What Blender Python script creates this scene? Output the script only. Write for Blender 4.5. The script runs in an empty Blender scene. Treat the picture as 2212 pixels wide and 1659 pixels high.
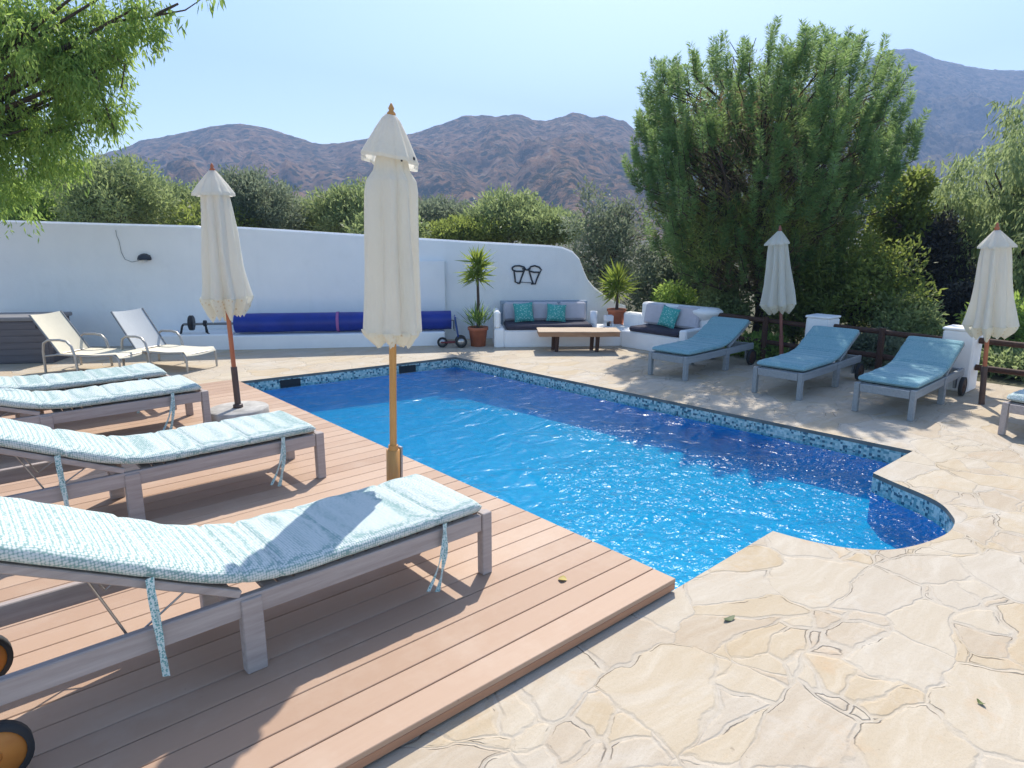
import bpy, math, random
import numpy as np
from mathutils import Vector, Matrix, noise as mnoise

random.seed(7); rng = np.random.default_rng(11)
S = bpy.context.scene
COL = S.collection
R_ = math.radians

# ------------------------------------------------------------------ camera
# measured from the photograph: X runs along the deck boards, Y along the pool
FPX, CX, CY, HOR, VPX, CAMH = 1443.0, 1106.0, 829.5, 505.0, 2800.0, 1.8
_p = math.atan((CY - HOR) / FPX)
_F = Vector((0, math.cos(_p), -math.sin(_p))); _Rt = Vector((1, 0, 0)); _U = Vector((0, math.sin(_p), math.cos(_p)))
_d = _F * FPX + _Rt * (VPX - CX) + _U * (CY - HOR)
_ang = math.atan2(_d.y, _d.x)
_M = Matrix.Rotation(-_ang, 3, 'Z')
_F, _Rt, _U = _M @ _F, _M @ _Rt, _M @ _U
CAM = Vector((0, 0, CAMH))
FH = Vector((_F.x, _F.y, 0)).normalized()
cd = bpy.data.cameras.new("camera"); cam = bpy.data.objects.new("camera", cd); COL.objects.link(cam)
cd.sensor_width = 36; cd.lens = 36 * FPX / 2212.0; cd.clip_start = .05; cd.clip_end = 6000
cam.matrix_world = Matrix.Translation(CAM) @ Matrix((_Rt, _U, -_F)).transposed().to_4x4()
S.camera = cam

# ------------------------------------------------------------------ light
SUN_AZ, SUN_EL = 37.0, 49.0
w = bpy.data.worlds.new("World"); S.world = w; w.use_nodes = True
nt = w.node_tree; bg = nt.nodes["Background"]
sky = nt.nodes.new("ShaderNodeTexSky"); sky.sky_type = 'NISHITA'; sky.sun_disc = False
sky.sun_elevation = R_(SUN_EL); sky.sun_rotation = R_(90 - SUN_AZ)
sky.air_density = 1.0; sky.dust_density = 1.2; sky.ozone_density = 3.0; sky.altitude = 200
nt.links.new(sky.outputs[0], bg.inputs[0]); bg.inputs[1].default_value = 0.15
sl = bpy.data.lights.new("sun", 'SUN'); sl.energy = 4.2; sl.angle = R_(.53); sl.color = (1, .94, .84)
so = bpy.data.objects.new("sun", sl); COL.objects.link(so)
sd = Vector((math.cos(R_(SUN_EL)) * math.cos(R_(SUN_AZ)), math.cos(R_(SUN_EL)) * math.sin(R_(SUN_AZ)), math.sin(R_(SUN_EL))))
so.rotation_euler = sd.to_track_quat('Z', 'Y').to_euler(); so.location = sd * 40
S.view_settings.view_transform = 'Standard'; S.view_settings.look = 'None'
S.view_settings.exposure = 0.84; S.view_settings.gamma = 1
S.render.engine = 'CYCLES'
S.cycles.use_denoising = True
S.cycles.max_bounces = 8; S.cycles.transparent_max_bounces = 12
S.cycles.volume_bounces = 0

# ------------------------------------------------------------------ photo measurements -> world
def ray(x, y): return _F * FPX + _Rt * (x - CX) - _U * (y - CY)
def U(x, y, z=0.0):
    d = ray(x, y); return CAM + d * ((z - CAMH) / d.z)
def PLN(x, y, P, n):                       # onto the vertical plane through P with normal n
    d = ray(x, y); t = (Vector(P) - CAM).dot(n) / d.dot(n); return CAM + d * t
def AT(x, y, dist):                        # at a horizontal distance along the view axis
    d = ray(x, y); return CAM + d * (dist / d.dot(FH))
def PX(P):
    v = Vector(P) - CAM; k = FPX / v.dot(_F); return (CX + k * v.dot(_Rt), CY - k * v.dot(_U))

# ------------------------------------------------------------------ object helpers
def tag(o, label=None, cat=None, group=None, kind=None):
    if label: o['label'] = label
    if cat: o['category'] = cat
    if group: o['group'] = group
    if kind: o['kind'] = kind
    return o
def thing(name, label, cat, loc=(0, 0, 0), rotz=0.0, group=None):
    o = bpy.data.objects.new(name, None); COL.objects.link(o)
    o.empty_display_size = .2; o.location = loc; o.rotation_euler = (0, 0, rotz)
    return tag(o, label, cat, group)
def link(name, me, mat, parent=None, loc=None, smooth=False):
    o = bpy.data.objects.new(name, me); COL.objects.link(o)
    if mat is not None: me.materials.append(mat)
    if parent is not None: o.parent = parent
    if loc is not None: o.location = loc
    if smooth: me.polygons.foreach_set('use_smooth', [True] * len(me.polygons))
    return o
def copy_tree(o, parent=None):
    c = o.copy(); COL.objects.link(c)
    if parent is not None: c.parent = parent
    for ch in list(o.children): copy_tree(ch, c)
    return c

class MB:
    """collects shapes of one part"""
    def __init__(s): s.v = []; s.f = []; s.sm = []
    def add(s, vs, fs, smooth=False):
        b = len(s.v); s.v += [tuple(v) for v in vs]; s.f += [tuple(i + b for i in f) for f in fs]; s.sm += [smooth] * len(fs)
        return s
    def box(s, x0, x1, y0, y1, z0, z1, bev=.004, M=None):
        b = min(bev, (x1 - x0) * .3, (y1 - y0) * .3, (z1 - z0) * .3)
        P = []; idx = {}
        for i, (sx, X) in enumerate(((1, x0), (-1, x1))):
            for j, (sy, Y) in enumerate(((1, y0), (-1, y1))):
                for k, (sz, Z) in enumerate(((1, z0), (-1, z1))):
                    idx[i, j, k, 0] = len(P); P.append((X, Y + sy * b, Z + sz * b))
                    idx[i, j, k, 1] = len(P); P.append((X + sx * b, Y, Z + sz * b))
                    idx[i, j, k, 2] = len(P); P.append((X + sx * b, Y + sy * b, Z))
        F = []
        for i in (0, 1):
            F.append([idx[i, 0, 0, 0], idx[i, 0, 1, 0], idx[i, 1, 1, 0], idx[i, 1, 0, 0]])
            F.append([idx[0, i, 0, 1], idx[0, i, 1, 1], idx[1, i, 1, 1], idx[1, i, 0, 1]])
            F.append([idx[0, 0, i, 2], idx[0, 1, i, 2], idx[1, 1, i, 2], idx[1, 0, i, 2]])
        for a in (0, 1):
            for c in (0, 1):
                F.append([idx[a, c, 0, 0], idx[a, c, 1, 0], idx[a, c, 1, 1], idx[a, c, 0, 1]])
                F.append([idx[a, 0, c, 0], idx[a, 1, c, 0], idx[a, 1, c, 2], idx[a, 0, c, 2]])
                F.append([idx[0, a, c, 1], idx[1, a, c, 1], idx[1, a, c, 2], idx[0, a, c, 2]])
                for k in (0, 1): F.append([idx[a, c, k, 0], idx[a, c, k, 1], idx[a, c, k, 2]])
        # make every face point outwards
        cx_, cy_, cz_ = (x0 + x1) / 2, (y0 + y1) / 2, (z0 + z1) / 2
        out = []
        for f in F:
            p = [Vector(P[i]) for i in f]; n = (p[1] - p[0]).cross(p[2] - p[0]); m = sum(p, Vector()) / len(p) - Vector((cx_, cy_, cz_))
            out.append(f if n.dot(m) > 0 else f[::-1])
        if M is not None: P = [M @ Vector(p) for p in P]
        return s.add(P, out)
    def tube(s, pts, r, n=10, cap=True, smooth=True):
        pts = [Vector(p) for p in pts]; rr = r if isinstance(r, (list, tuple)) else [r] * len(pts)
        b = []; prev = None
        for i, p in enumerate(pts):
            t = (pts[min(i + 1, len(pts) - 1)] - pts[max(i - 1, 0)]).normalized()
            if prev is None:
                a = t.orthogonal().normalized()
            else:
                a = (prev - t * prev.dot(t)); a = a.normalized() if a.length > 1e-6 else t.orthogonal().normalized()
            prev = a; c = t.cross(a)
            b.append([p + (a * math.cos(2 * math.pi * k / n) + c * math.sin(2 * math.pi * k / n)) * rr[i] for k in range(n)])
        vs = [v for ring in b for v in ring]; fs = []
        for i in range(len(pts) - 1):
            for k in range(n):
                k2 = (k + 1) % n; fs.append((i * n + k, i * n + k2, (i + 1) * n + k2, (i + 1) * n + k))
        s.add(vs, fs, smooth)
        if cap:
            s.add(b[0], [tuple(range(n))[::-1]]); s.add(b[-1], [tuple(range(n))])
        return s
    def lathe(s, prof, n=24, c=(0, 0, 0), axis='Z', smooth=True):
        vs = []; fs = []
        for r, z in prof:
            for k in range(n):
                a = 2 * math.pi * k / n; x, y = r * math.cos(a), r * math.sin(a)
                v = (x, y, z) if axis == 'Z' else ((x, -z, y) if axis == 'Y' else (z, x, y))
                vs.append((v[0] + c[0], v[1] + c[1], v[2] + c[2]))
        for i in range(len(prof) - 1):
            for k in range(n):
                k2 = (k + 1) % n; fs.append((i * n + k, i * n + k2, (i + 1) * n + k2, (i + 1) * n + k))
        return s.add(vs, fs, smooth)
    def prism(s, poly, z0, z1):                     # plan polygon (counter-clockwise) extruded up
        n = len(poly); vs = [(x, y, z0) for x, y in poly] + [(x, y, z1) for x, y in poly]
        fs = [tuple(range(n))[::-1], tuple(range(n, 2 * n))] + [(i, (i + 1) % n, n + (i + 1) % n, n + i) for i in range(n)]
        return s.add(vs, fs)
    def build(s, name, mat, parent=None, loc=None):
        me = bpy.data.meshes.new(name); me.from_pydata(s.v, [], s.f); me.update()
        me.polygons.foreach_set('use_smooth', s.sm)
        return link(name, me, mat, parent, loc)

# ------------------------------------------------------------------ materials
class NT:
    def __init__(s, name):
        s.m = bpy.data.materials.new(name); s.m.use_nodes = True; s.t = s.m.node_tree
        s.b = s.t.nodes["Principled BSDF"]; s.out = s.t.nodes["Material Output"]; s._co = None
    def n(s, typ, **kw):
        nd = s.t.nodes.new(typ)
        for k, v in kw.items():
            if k in nd.inputs.keys(): s.set(nd.inputs[k], v)
            else: setattr(nd, k, v)
        return nd
    def set(s, inp, v):
        if isinstance(v, bpy.types.NodeSocket): s.t.links.new(v, inp)
        elif isinstance(v, (tuple, list)) and len(v) == 3 and inp.type == 'RGBA': inp.default_value = (*v, 1)
        else: inp.default_value = v
    def co(s):
        if s._co is None: s._co = s.t.nodes.new("ShaderNodeTexCoord")
        return s._co.outputs['Object']
    def scale(s, v, vec=None):
        nd = s.t.nodes.new("ShaderNodeMapping"); s.set(nd.inputs[0], vec or s.co()); nd.inputs['Scale'].default_value = v; return nd.outputs[0]
    def noise(s, sc, det=3, rough=.55, vec=None, dist=0):
        nd = s.n("ShaderNodeTexNoise", Scale=sc, Detail=det, Roughness=rough, Distortion=dist); s.set(nd.inputs['Vector'], vec or s.co()); return nd
    def ramp(s, fac, stops, interp='LINEAR'):
        nd = s.t.nodes.new("ShaderNodeValToRGB"); cr = nd.color_ramp; cr.interpolation = interp
        while len(cr.elements) < len(stops): cr.elements.new(.5)
        for e, (p, c) in zip(cr.elements, stops):
            e.position = p; e.color = (*c, 1) if len(c) == 3 else c
        s.set(nd.inputs[0], fac); return nd.outputs[0]
    def mix(s, fac, a, b, mode='MIX'):
        nd = s.t.nodes.new("ShaderNodeMix"); nd.data_type = 'RGBA'; nd.blend_type = mode
        s.set(nd.inputs[0], fac); s.set(nd.inputs[6], a); s.set(nd.inputs[7], b); return nd.outputs[2]
    def math(s, op, a, b=0.0, clamp=False):
        nd = s.t.nodes.new("ShaderNodeMath"); nd.operation = op; nd.use_clamp = clamp; s.set(nd.inputs[0], a); s.set(nd.inputs[1], b); return nd.outputs[0]
    def bump(s, h, strength=.3, dist=.01, normal=None):
        nd = s.n("ShaderNodeBump", Strength=strength, Distance=dist); s.set(nd.inputs['Height'], h)
        if normal is not None: s.set(nd.inputs['Normal'], normal)
        return nd.outputs[0]
    def p(s, **kw):
        for k, v in kw.items(): s.set(s.b.inputs[k.replace('_', ' ')], v)
        return s.m

def simple(name, col, rough=.6, var=.25, sc=6, bump=.15, bsc=60, metal=0.0, bdist=.003, spec=.4):
    t = NT(name)
    dark = tuple(c * (1 - var) for c in col); lite = tuple(min(1, c * (1 + var * .6)) for c in col)
    c = t.ramp(t.noise(sc, 5, .6).outputs[0], [(.3, dark), (.7, lite)])
    return t.p(Base_Color=c, Roughness=rough, Metallic=metal, Specular_IOR_Level=spec, Normal=t.bump(t.noise(bsc, 3).outputs[0], bump, bdist))

def weathered_wood(name, a, b, rough=.7, axis=(3, 40, 40), bump=.35):
    t = NT(name); g = t.noise(1.0, 6, .65, t.scale(axis)).outputs[0]; blot = t.noise(4, 3).outputs[0]
    c = t.mix(t.math('MULTIPLY', blot, .45), t.ramp(g, [(.3, a), (.7, b)]), tuple(x * 1.12 for x in b))
    return t.p(Base_Color=c, Roughness=rough, Specular_IOR_Level=.3, Normal=t.bump(g, bump, .004))

# flagstones
def stone_material():
    t = NT("flagstone"); co = t.co()
    warp = t.noise(1.3, 3, .6)
    dv = t.n("ShaderNodeVectorMath", operation='SCALE'); t.set(dv.inputs[0], warp.outputs['Color']); dv.inputs['Scale'].default_value = .40
    w2 = t.noise(9, 3, .6); dv2 = t.n("ShaderNodeVectorMath", operation='SCALE'); t.set(dv2.inputs[0], w2.outputs['Color']); dv2.inputs['Scale'].default_value = .05
    a = t.n("ShaderNodeVectorMath", operation='ADD'); t.set(a.inputs[0], co); t.set(a.inputs[1], dv.outputs[0])
    a2 = t.n("ShaderNodeVectorMath", operation='ADD'); t.set(a2.inputs[0], a.outputs[0]); t.set(a2.inputs[1], dv2.outputs[0])
    mp = t.scale((2.35, 3.3, 1), a2.outputs[0])
    ve = t.n("ShaderNodeTexVoronoi", voronoi_dimensions='2D', feature='DISTANCE_TO_EDGE', Scale=1.0, Randomness=.95); t.set(ve.inputs['Vector'], mp)
    vc = t.n("ShaderNodeTexVoronoi", voronoi_dimensions='2D', feature='F1', Scale=1.0, Randomness=.95); t.set(vc.inputs['Vector'], mp)
    sep = t.n("ShaderNodeSeparateColor"); t.set(sep.inputs[0], vc.outputs['Color'])
    mp2 = t.scale((3.9, 6.0, 1), a2.outputs[0])
    ve2 = t.n("ShaderNodeTexVoronoi", voronoi_dimensions='2D', feature='DISTANCE_TO_EDGE', Scale=1.0, Randomness=1.0); t.set(ve2.inputs['Vector'], mp2)
    vc2 = t.n("ShaderNodeTexVoronoi", voronoi_dimensions='2D', feature='F1', Scale=1.0, Randomness=1.0); t.set(vc2.inputs['Vector'], mp2)
    sep2 = t.n("ShaderNodeSeparateColor"); t.set(sep2.inputs[0], vc2.outputs['Color'])
    brkm = t.math('GREATER_THAN', sep.outputs[2], .66)
    edge = t.math('MINIMUM', ve.outputs['Distance'], t.math('ADD', t.math('MULTIPLY', ve2.outputs['Distance'], .55), t.math('MULTIPLY', t.math('SUBTRACT', 1.0, brkm), 5.0)))
    cell = t.math('FRACT', t.math('ADD', sep.outputs[0], t.math('MULTIPLY', sep2.outputs[0], t.math('MULTIPLY', brkm, .6))))
    cell2 = t.math('FRACT', t.math('ADD', sep.outputs[1], t.math('MULTIPLY', sep2.outputs[1], brkm)))
    base = t.ramp(cell, [(0, (.475, .375, .245)), (.3, (.51, .435, .325)), (.6, (.49, .435, .355)), (1, (.445, .36, .26))])
    strat = t.noise(1.0, 6, .7, t.scale((2.2, 14, 4), a.outputs[0])).outputs[0]
    base = t.mix(t.math('MULTIPLY', strat, .6), base, t.ramp(strat, [(.35, (.36, .265, .165)), (.65, (.57, .505, .41))]))
    rust = t.ramp(t.noise(3.1, 5, .7).outputs[0], [(.58, (0, 0, 0)), (.72, (1, 1, 1))])
    base = t.mix(t.math('MULTIPLY', rust, .35), base, (.52, .33, .17))
    # joint width varies from nothing to several centimetres of pale mortar
    jw = t.math('MULTIPLY', t.noise(2.3, 3, .6).outputs[0], .20)
    jw = t.math('SUBTRACT', jw, .088)
    e = t.math('SUBTRACT', edge, jw)
    mort = t.ramp(e, [(0.0, (1, 1, 1)), (.03, (0, 0, 0))])
    mcol = t.ramp(t.noise(30, 4).outputs[0], [(.3, (.43, .375, .30)), (.75, (.525, .47, .39))])
    wt = t.ramp(t.noise(1.7, 3, .6).outputs[0], [(.35, (.15, .15, .15)), (.65, (.8, .8, .8))])
    base = t.mix(t.math('MULTIPLY', mort, wt), base, mcol)
    chalk = t.ramp(t.noise(1.15, 5, .7, None, .8).outputs[0], [(.55, (0, 0, 0)), (.72, (1, 1, 1))])
    base = t.mix(t.math('MULTIPLY', chalk, .5), base, (.56, .53, .48))
    # thin broken dark line at stone edges, crack plus shadow painted into the colour
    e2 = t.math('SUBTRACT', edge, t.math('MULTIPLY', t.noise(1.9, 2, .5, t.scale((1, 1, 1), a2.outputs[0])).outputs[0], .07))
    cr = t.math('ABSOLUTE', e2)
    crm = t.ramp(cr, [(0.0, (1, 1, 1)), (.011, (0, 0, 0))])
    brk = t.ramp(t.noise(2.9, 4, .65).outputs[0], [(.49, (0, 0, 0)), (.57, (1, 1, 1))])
    def side(mpv, vor):                     # keeps the painted shadow line to one side of each stone
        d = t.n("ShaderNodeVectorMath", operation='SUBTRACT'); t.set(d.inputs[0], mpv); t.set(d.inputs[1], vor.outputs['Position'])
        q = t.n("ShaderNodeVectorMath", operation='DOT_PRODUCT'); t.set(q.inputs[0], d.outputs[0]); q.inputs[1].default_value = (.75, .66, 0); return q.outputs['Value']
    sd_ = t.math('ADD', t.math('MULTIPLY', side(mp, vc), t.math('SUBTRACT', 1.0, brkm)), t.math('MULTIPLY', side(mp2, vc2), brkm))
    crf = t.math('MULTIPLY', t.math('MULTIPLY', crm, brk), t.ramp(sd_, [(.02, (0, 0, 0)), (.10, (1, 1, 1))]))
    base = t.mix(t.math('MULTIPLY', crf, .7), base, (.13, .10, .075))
    grit = t.noise(140, 2, .6).outputs[0]
    base = t.mix(t.math('MULTIPLY', t.ramp(grit, [(.5, (0, 0, 0)), (.75, (1, 1, 1))]), .22), base, (.27, .21, .15))
    pits = t.ramp(t.noise(26, 2, .5).outputs[0], [(.73, (0, 0, 0)), (.79, (1, 1, 1))])
    base = t.mix(t.math('MULTIPLY', pits, .5), base, (.22, .17, .12))
    h = t.math('ADD', t.math('MULTIPLY', strat, .14), t.math('MULTIPLY', t.noise(45, 4).outputs[0], .22))
    h = t.math('SUBTRACT', h, t.math('MULTIPLY', crf, .8))
    h = t.math('SUBTRACT', h, t.math('MULTIPLY', mort, .45))
    h = t.math('ADD', h, t.math('MULTIPLY', cell2, .5))
    return t.p(Base_Color=base, Roughness=.85, Specular_IOR_Level=.2, Normal=t.bump(h, .6, .015))
STONE = stone_material()

def deck_material():
    t = NT("composite_decking"); at = t.n("ShaderNodeAttribute", attribute_name='tint')
    c = t.ramp(at.outputs['Fac'], [(0, (.395, .26, .175)), (.5, (.45, .305, .21)), (1, (.51, .36, .255))])
    g = t.noise(1.0, 5, .7, t.scale((1.6, 60, 60))).outputs[0]
    c = t.mix(t.math('MULTIPLY', g, .35), c, (.35, .205, .13))
    st = t.ramp(t.noise(2.2, 5, .7).outputs[0], [(.5, (0, 0, 0)), (.8, (1, 1, 1))])
    c = t.mix(t.math('MULTIPLY', st, .28), c, (.60, .50, .40))
    sp = t.ramp(t.noise(38, 2).outputs[0], [(.74, (0, 0, 0)), (.80, (1, 1, 1))])
    c = t.mix(t.math('MULTIPLY', sp, .4), c, (.16, .10, .07))
    return t.p(Base_Color=c, Roughness=.62, Specular_IOR_Level=.3, Normal=t.bump(g, .25, .002))
DECK = deck_material()
FASCIA = weathered_wood("deck_fascia", (.34, .17, .10), (.46, .25, .15), .6)
TAUPE = weathered_wood("weathered_teak", (.29, .24, .22), (.45, .39, .36), .7)
SHADED_FRAME = weathered_wood("shaded_teak", (.21, .225, .235), (.31, .33, .34), .7)  # same lounger wood, with the cool tree shade mixed into its colour
DARKWOOD = weathered_wood("dark_fence_wood", (.035, .018, .013), (.09, .045, .03), .7)
def cloth(name, a, b, sc, thr=(.38, .52), bsc=30, bstr=.4, trans=0.0, blot=.12, wr=False, crease=False, rnd=.75):
    t = NT(name); v = t.n("ShaderNodeTexVoronoi", Scale=sc, Randomness=rnd); t.set(v.inputs['Vector'], t.co())
    m = t.ramp(v.outputs['Distance'], [(thr[0], (1, 1, 1)), (thr[1], (0, 0, 0))])
    c = t.mix(m, a, b); bl = t.noise(5, 4).outputs[0]
    c = t.mix(t.math('MULTIPLY', bl, blot), c, tuple(x * .75 for x in a))
    hh = t.noise(bsc, 4).outputs[0]
    if wr: hh = t.math('ADD', t.math('MULTIPLY', hh, .5), t.math('MULTIPLY', t.noise(1, 3, .5, t.scale((26, 3.2, 5)), .4).outputs[0], 2.2))
    if crease: hh = t.math('ADD', hh, t.math('MULTIPLY', t.noise(1, 4, .6, t.scale((22, 22, 2.2)), .5).outputs[0], 4.0))
    nb = t.bump(hh, bstr, .006)
    m_ = t.p(Base_Color=c, Roughness=.9, Specular_IOR_Level=.15, Sheen_Weight=.15, Normal=nb)
    if trans:
        tr = t.n("ShaderNodeBsdfTranslucent", Color=c); t.set(tr.inputs['Normal'], nb)
        mx = t.n("ShaderNodeMixShader", Fac=trans); t.t.links.new(t.b.outputs[0], mx.inputs[1]); t.t.links.new(tr.outputs[0], mx.inputs[2])
        t.t.links.new(mx.outputs[0], t.out.inputs[0])
    return m_
CUSH = cloth("teal_print_cloth", (.245, .37, .345), (.63, .66, .63), 92, (.43, .58), wr=True, rnd=.3)
SHADECUSH = cloth("shaded_teal_print_cloth", (.14, .305, .345), (.28, .44, .47), 92, (.40, .56), wr=True, rnd=.3)  # teal print cloth made darker and bluer: tree shade painted into the colour
TIE = cloth("teal_print_ribbon", (.62, .72, .70), (.14, .36, .36), 120)
CANVAS = cloth("cream_canvas", (.84, .81, .72), (.835, .805, .715), 9, bsc=70, bstr=.5, trans=.45, blot=.10, crease=True)
VALANCE = cloth("cream_printed_valance", (.82, .77, .63), (.70, .56, .36), 26, (.12, .30), bsc=40, bstr=.6, trans=.3)
PILLOW = cloth("turquoise_print_cloth", (.07, .36, .33), (.40, .66, .60), 34, (.22, .42), bsc=20)
GREYCUSH = simple("light_grey_fabric", (.52, .50, .54), .95, .08, 10, .3, 120)
NAVYCUSH = simple("charcoal_seat_fabric", (.045, .043, .065), .95, .2, 10, .3, 120)
POLE = weathered_wood("varnished_pole", (.44, .20, .055), (.60, .31, .10), .35, (30, 30, 3), .1)
REDPOLE = weathered_wood("red_stained_pole", (.36, .10, .045), (.48, .16, .075), .4, (30, 30, 3), .1)
DULLPOLE = weathered_wood("dull_maroon_pole", (.20, .07, .055), (.30, .12, .09), .6, (30, 30, 3), .2)
SLEEVE = simple("brown_metal_sleeve", (.10, .065, .055), .45, .3, 12, .1, 60)
STEEL = simple("brushed_steel", (.45, .44, .43), .35, .15, 20, .05, 80, metal=.9)
ALU = simple("champagne_aluminium", (.44, .41, .37), .38, .1, 10, .05, 60, metal=.55)
DARKALU = simple("grey_aluminium", (.20, .21, .22), .4, .1, 10, .05, 60, metal=.5)
BLACK = simple("black_plastic", (.018, .018, .022), .5, .2, 20, .1, 60)
SLING = simple("cream_sling_mesh", (.70, .64, .50), .8, .05, 5, .35, 260, bdist=.001)
SLING_SHADED = simple("shaded_sling_mesh", (.50, .52, .53), .8, .05, 5, .35, 260, bdist=.001)  # cream sling greyed, the wall's shade painted into the backrest colour
def whitewash():
    t = NT("whitewashed_render"); c = t.ramp(t.noise(1.1, 6, .65).outputs[0], [(.3, (.82, .825, .825)), (.65, (.89, .885, .875))])
    st = t.noise(1.0, 4, .6, t.scale((5, 5, .7))).outputs[0]
    c = t.mix(t.math('MULTIPLY', t.ramp(st, [(.55, (0, 0, 0)), (.8, (1, 1, 1))]), .12), c, (.55, .55, .54))
    c = t.mix(t.math('MULTIPLY', t.ramp(t.noise(2.6, 6, .7).outputs[0], [(.56, (0, 0, 0)), (.7, (1, 1, 1))]), .16), c, (.60, .60, .58))
    h = t.math('ADD', t.noise(3.5, 4).outputs[0], t.math('MULTIPLY', t.noise(40, 4).outputs[0], .12))
    return t.p(Base_Color=c, Roughness=.9, Specular_IOR_Level=.2, Normal=t.bump(h, .5, .02))
WHITE = whitewash()
CONCRETE = simple("cast_stone_disc", (.42, .40, .365), .9, .3, 9, .5, 50)
TERRA = simple("terracotta", (.42, .135, .07), .75, .25, 5, .25, 40)
SOIL = simple("potting_soil", (.05, .035, .025), 1, .4, 20, .8, 40, bdist=.02)
COVER = simple("blue_pool_cover", (.012, .035, .27), .42, .25, 3, .6, 16, bdist=.01)
PURPLE = simple("faded_purple_strap", (.35, .12, .32), .7, .1)
IRON = simple("wrought_iron", (.03, .035, .045), .5, .2, 12, .3, 50)
BOXMAT = weathered_wood("grey_plank_plastic", (.085, .078, .085), (.14, .13, .14), .6, (2, 2, 30), .3)
BOXLID = simple("grey_plastic_lid", (.20, .195, .20), .55, .1)
PLANK = weathered_wood("rustic_slab_wood", (.24, .12, .06), (.40, .24, .14), .75, (3, 30, 30), .6)
PLANKTOP = weathered_wood("bleached_slab_top", (.33, .225, .15), (.50, .40, .30), .75, (3, 30, 30), .6)
WHEELWOOD = weathered_wood("orange_wheel_wood", (.42, .15, .03), (.56, .24, .055), .5, (8, 8, 8), .2)
RUBBER = simple("dark_rubber", (.028, .03, .032), .75, .2)
COPING = simple("grey_coping_edge", (.17, .17, .155), .8, .3, 8, .4, 40)
def mosaic():
    t = NT("pool_tile_band"); v = t.n("ShaderNodeTexVoronoi", Scale=44, Randomness=.35); t.set(v.inputs['Vector'], t.co())
    sep = t.n("ShaderNodeSeparateColor"); t.set(sep.inputs[0], v.outputs['Color'])
    c = t.ramp(sep.outputs[0], [(0, (.07, .13, .17)), (.14, (.18, .34, .36)), (.38, (.38, .52, .51)), (.72, (.56, .65, .61))], 'CONSTANT')
    return t.p(Base_Color=c, Roughness=.25, Normal=t.bump(v.outputs['Distance'], .3, .006))
MOSAIC = mosaic()
def poolpaint():
    t = NT("pool_blue_tiles"); v = t.n("ShaderNodeTexVoronoi", Scale=24, Randomness=.2); t.set(v.inputs['Vector'], t.co())
    sep = t.n("ShaderNodeSeparateColor"); t.set(sep.inputs[0], v.outputs['Color'])
    c = t.ramp(sep.outputs[0], [(0, (.015, .25, .60)), (.5, (.02, .29, .66)), (1, (.04, .34, .71))])
    return t.p(Base_Color=c, Roughness=.5)
POOL = poolpaint()
def water():
    t = NT("pool_water"); t.t.nodes.remove(t.b)
    co = t.co()
    big = t.noise(2.2, 2, .5, t.scale((1, 1.5, 1)), .6).outputs[0]; mid = t.noise(7.5, 2, .55, t.scale((1, 1.3, 1)), .5).outputs[0]
    fine = t.noise(15, 2, .5).outputs[0]
    sy = t.n("ShaderNodeSeparateXYZ"); t.set(sy.inputs[0], co)
    shelter = t.math('MULTIPLY', t.math('SUBTRACT', 4.3, sy.outputs[1]), .085)
    gust = t.ramp(t.math('ADD', t.noise(.75, 3, .6, None, .6).outputs[0], shelter), [(.46, (.12, .12, .12)), (.62, (1, 1, 1))])
    h = t.math('ADD', t.math('MULTIPLY', big, 1.1), t.math('MULTIPLY', gust, t.math('ADD', t.math('MULTIPLY', mid, .55), t.math('MULTIPLY', fine, .42))))
    nb = t.bump(h, 1.0, .06)
    gl = t.n("ShaderNodeBsdfGlossy", Color=(1, 1, 1), Roughness=.225); t.set(gl.inputs['Normal'], nb)
    lw = t.n("ShaderNodeFresnel", IOR=1.26); t.set(lw.inputs['Normal'], nb)
    tr = t.n("ShaderNodeBsdfTransparent", Color=(1, 1, 1))
    mx = t.n("ShaderNodeMixShader"); t.set(mx.inputs[0], t.math('MULTIPLY', lw.outputs[0], .34))
    t.t.links.new(tr.outputs[0], mx.inputs[1]); t.t.links.new(gl.outputs[0], mx.inputs[2]); t.t.links.new(mx.outputs[0], t.out.inputs[0])
    va = t.n("ShaderNodeVolumeAbsorption", Color=(0, .825, .962), Density=3.0); vs_ = t.n("ShaderNodeVolumeScatter", Color=(.0, .30, 1), Density=.72, Anisotropy=.2)
    ad = t.n("ShaderNodeAddShader"); t.t.links.new(va.outputs[0], ad.inputs[0]); t.t.links.new(vs_.outputs[0], ad.inputs[1]); t.t.links.new(ad.outputs[0], t.out.inputs['Volume'])
    return t.m
WATER = water()
def leafmat(name, stops, trans=.42, rough=.55):
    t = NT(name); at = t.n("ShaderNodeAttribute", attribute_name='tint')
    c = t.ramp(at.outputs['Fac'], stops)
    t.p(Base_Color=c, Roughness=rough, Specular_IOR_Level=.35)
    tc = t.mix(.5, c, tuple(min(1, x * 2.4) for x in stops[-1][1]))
    tr = t.n("ShaderNodeBsdfTranslucent", Color=tc)
    mx = t.n("ShaderNodeMixShader", Fac=trans); t.t.links.new(t.b.outputs[0], mx.inputs[1]); t.t.links.new(tr.outputs[0], mx.inputs[2])
    t.t.links.new(mx.outputs[0], t.out.inputs[0]); return t.m
L_OLIVE = leafmat("olive_leaves", [(0, (.085, .12, .05)), (.5, (.16, .215, .085)), (1, (.27, .32, .13))])
L_GREY = leafmat("grey_green_leaves", [(0, (.06, .085, .06)), (.5, (.11, .15, .095)), (1, (.19, .22, .14))])
L_PEPPER = leafmat("bright_hanging_leaves", [(0, (.055, .12, .03)), (.5, (.12, .22, .05)), (1, (.30, .39, .09))], .5)
L_WILLOW = leafmat("pale_willow_leaves", [(0, (.09, .14, .055)), (.5, (.17, .235, .095)), (1, (.29, .34, .15))], .5)
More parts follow.
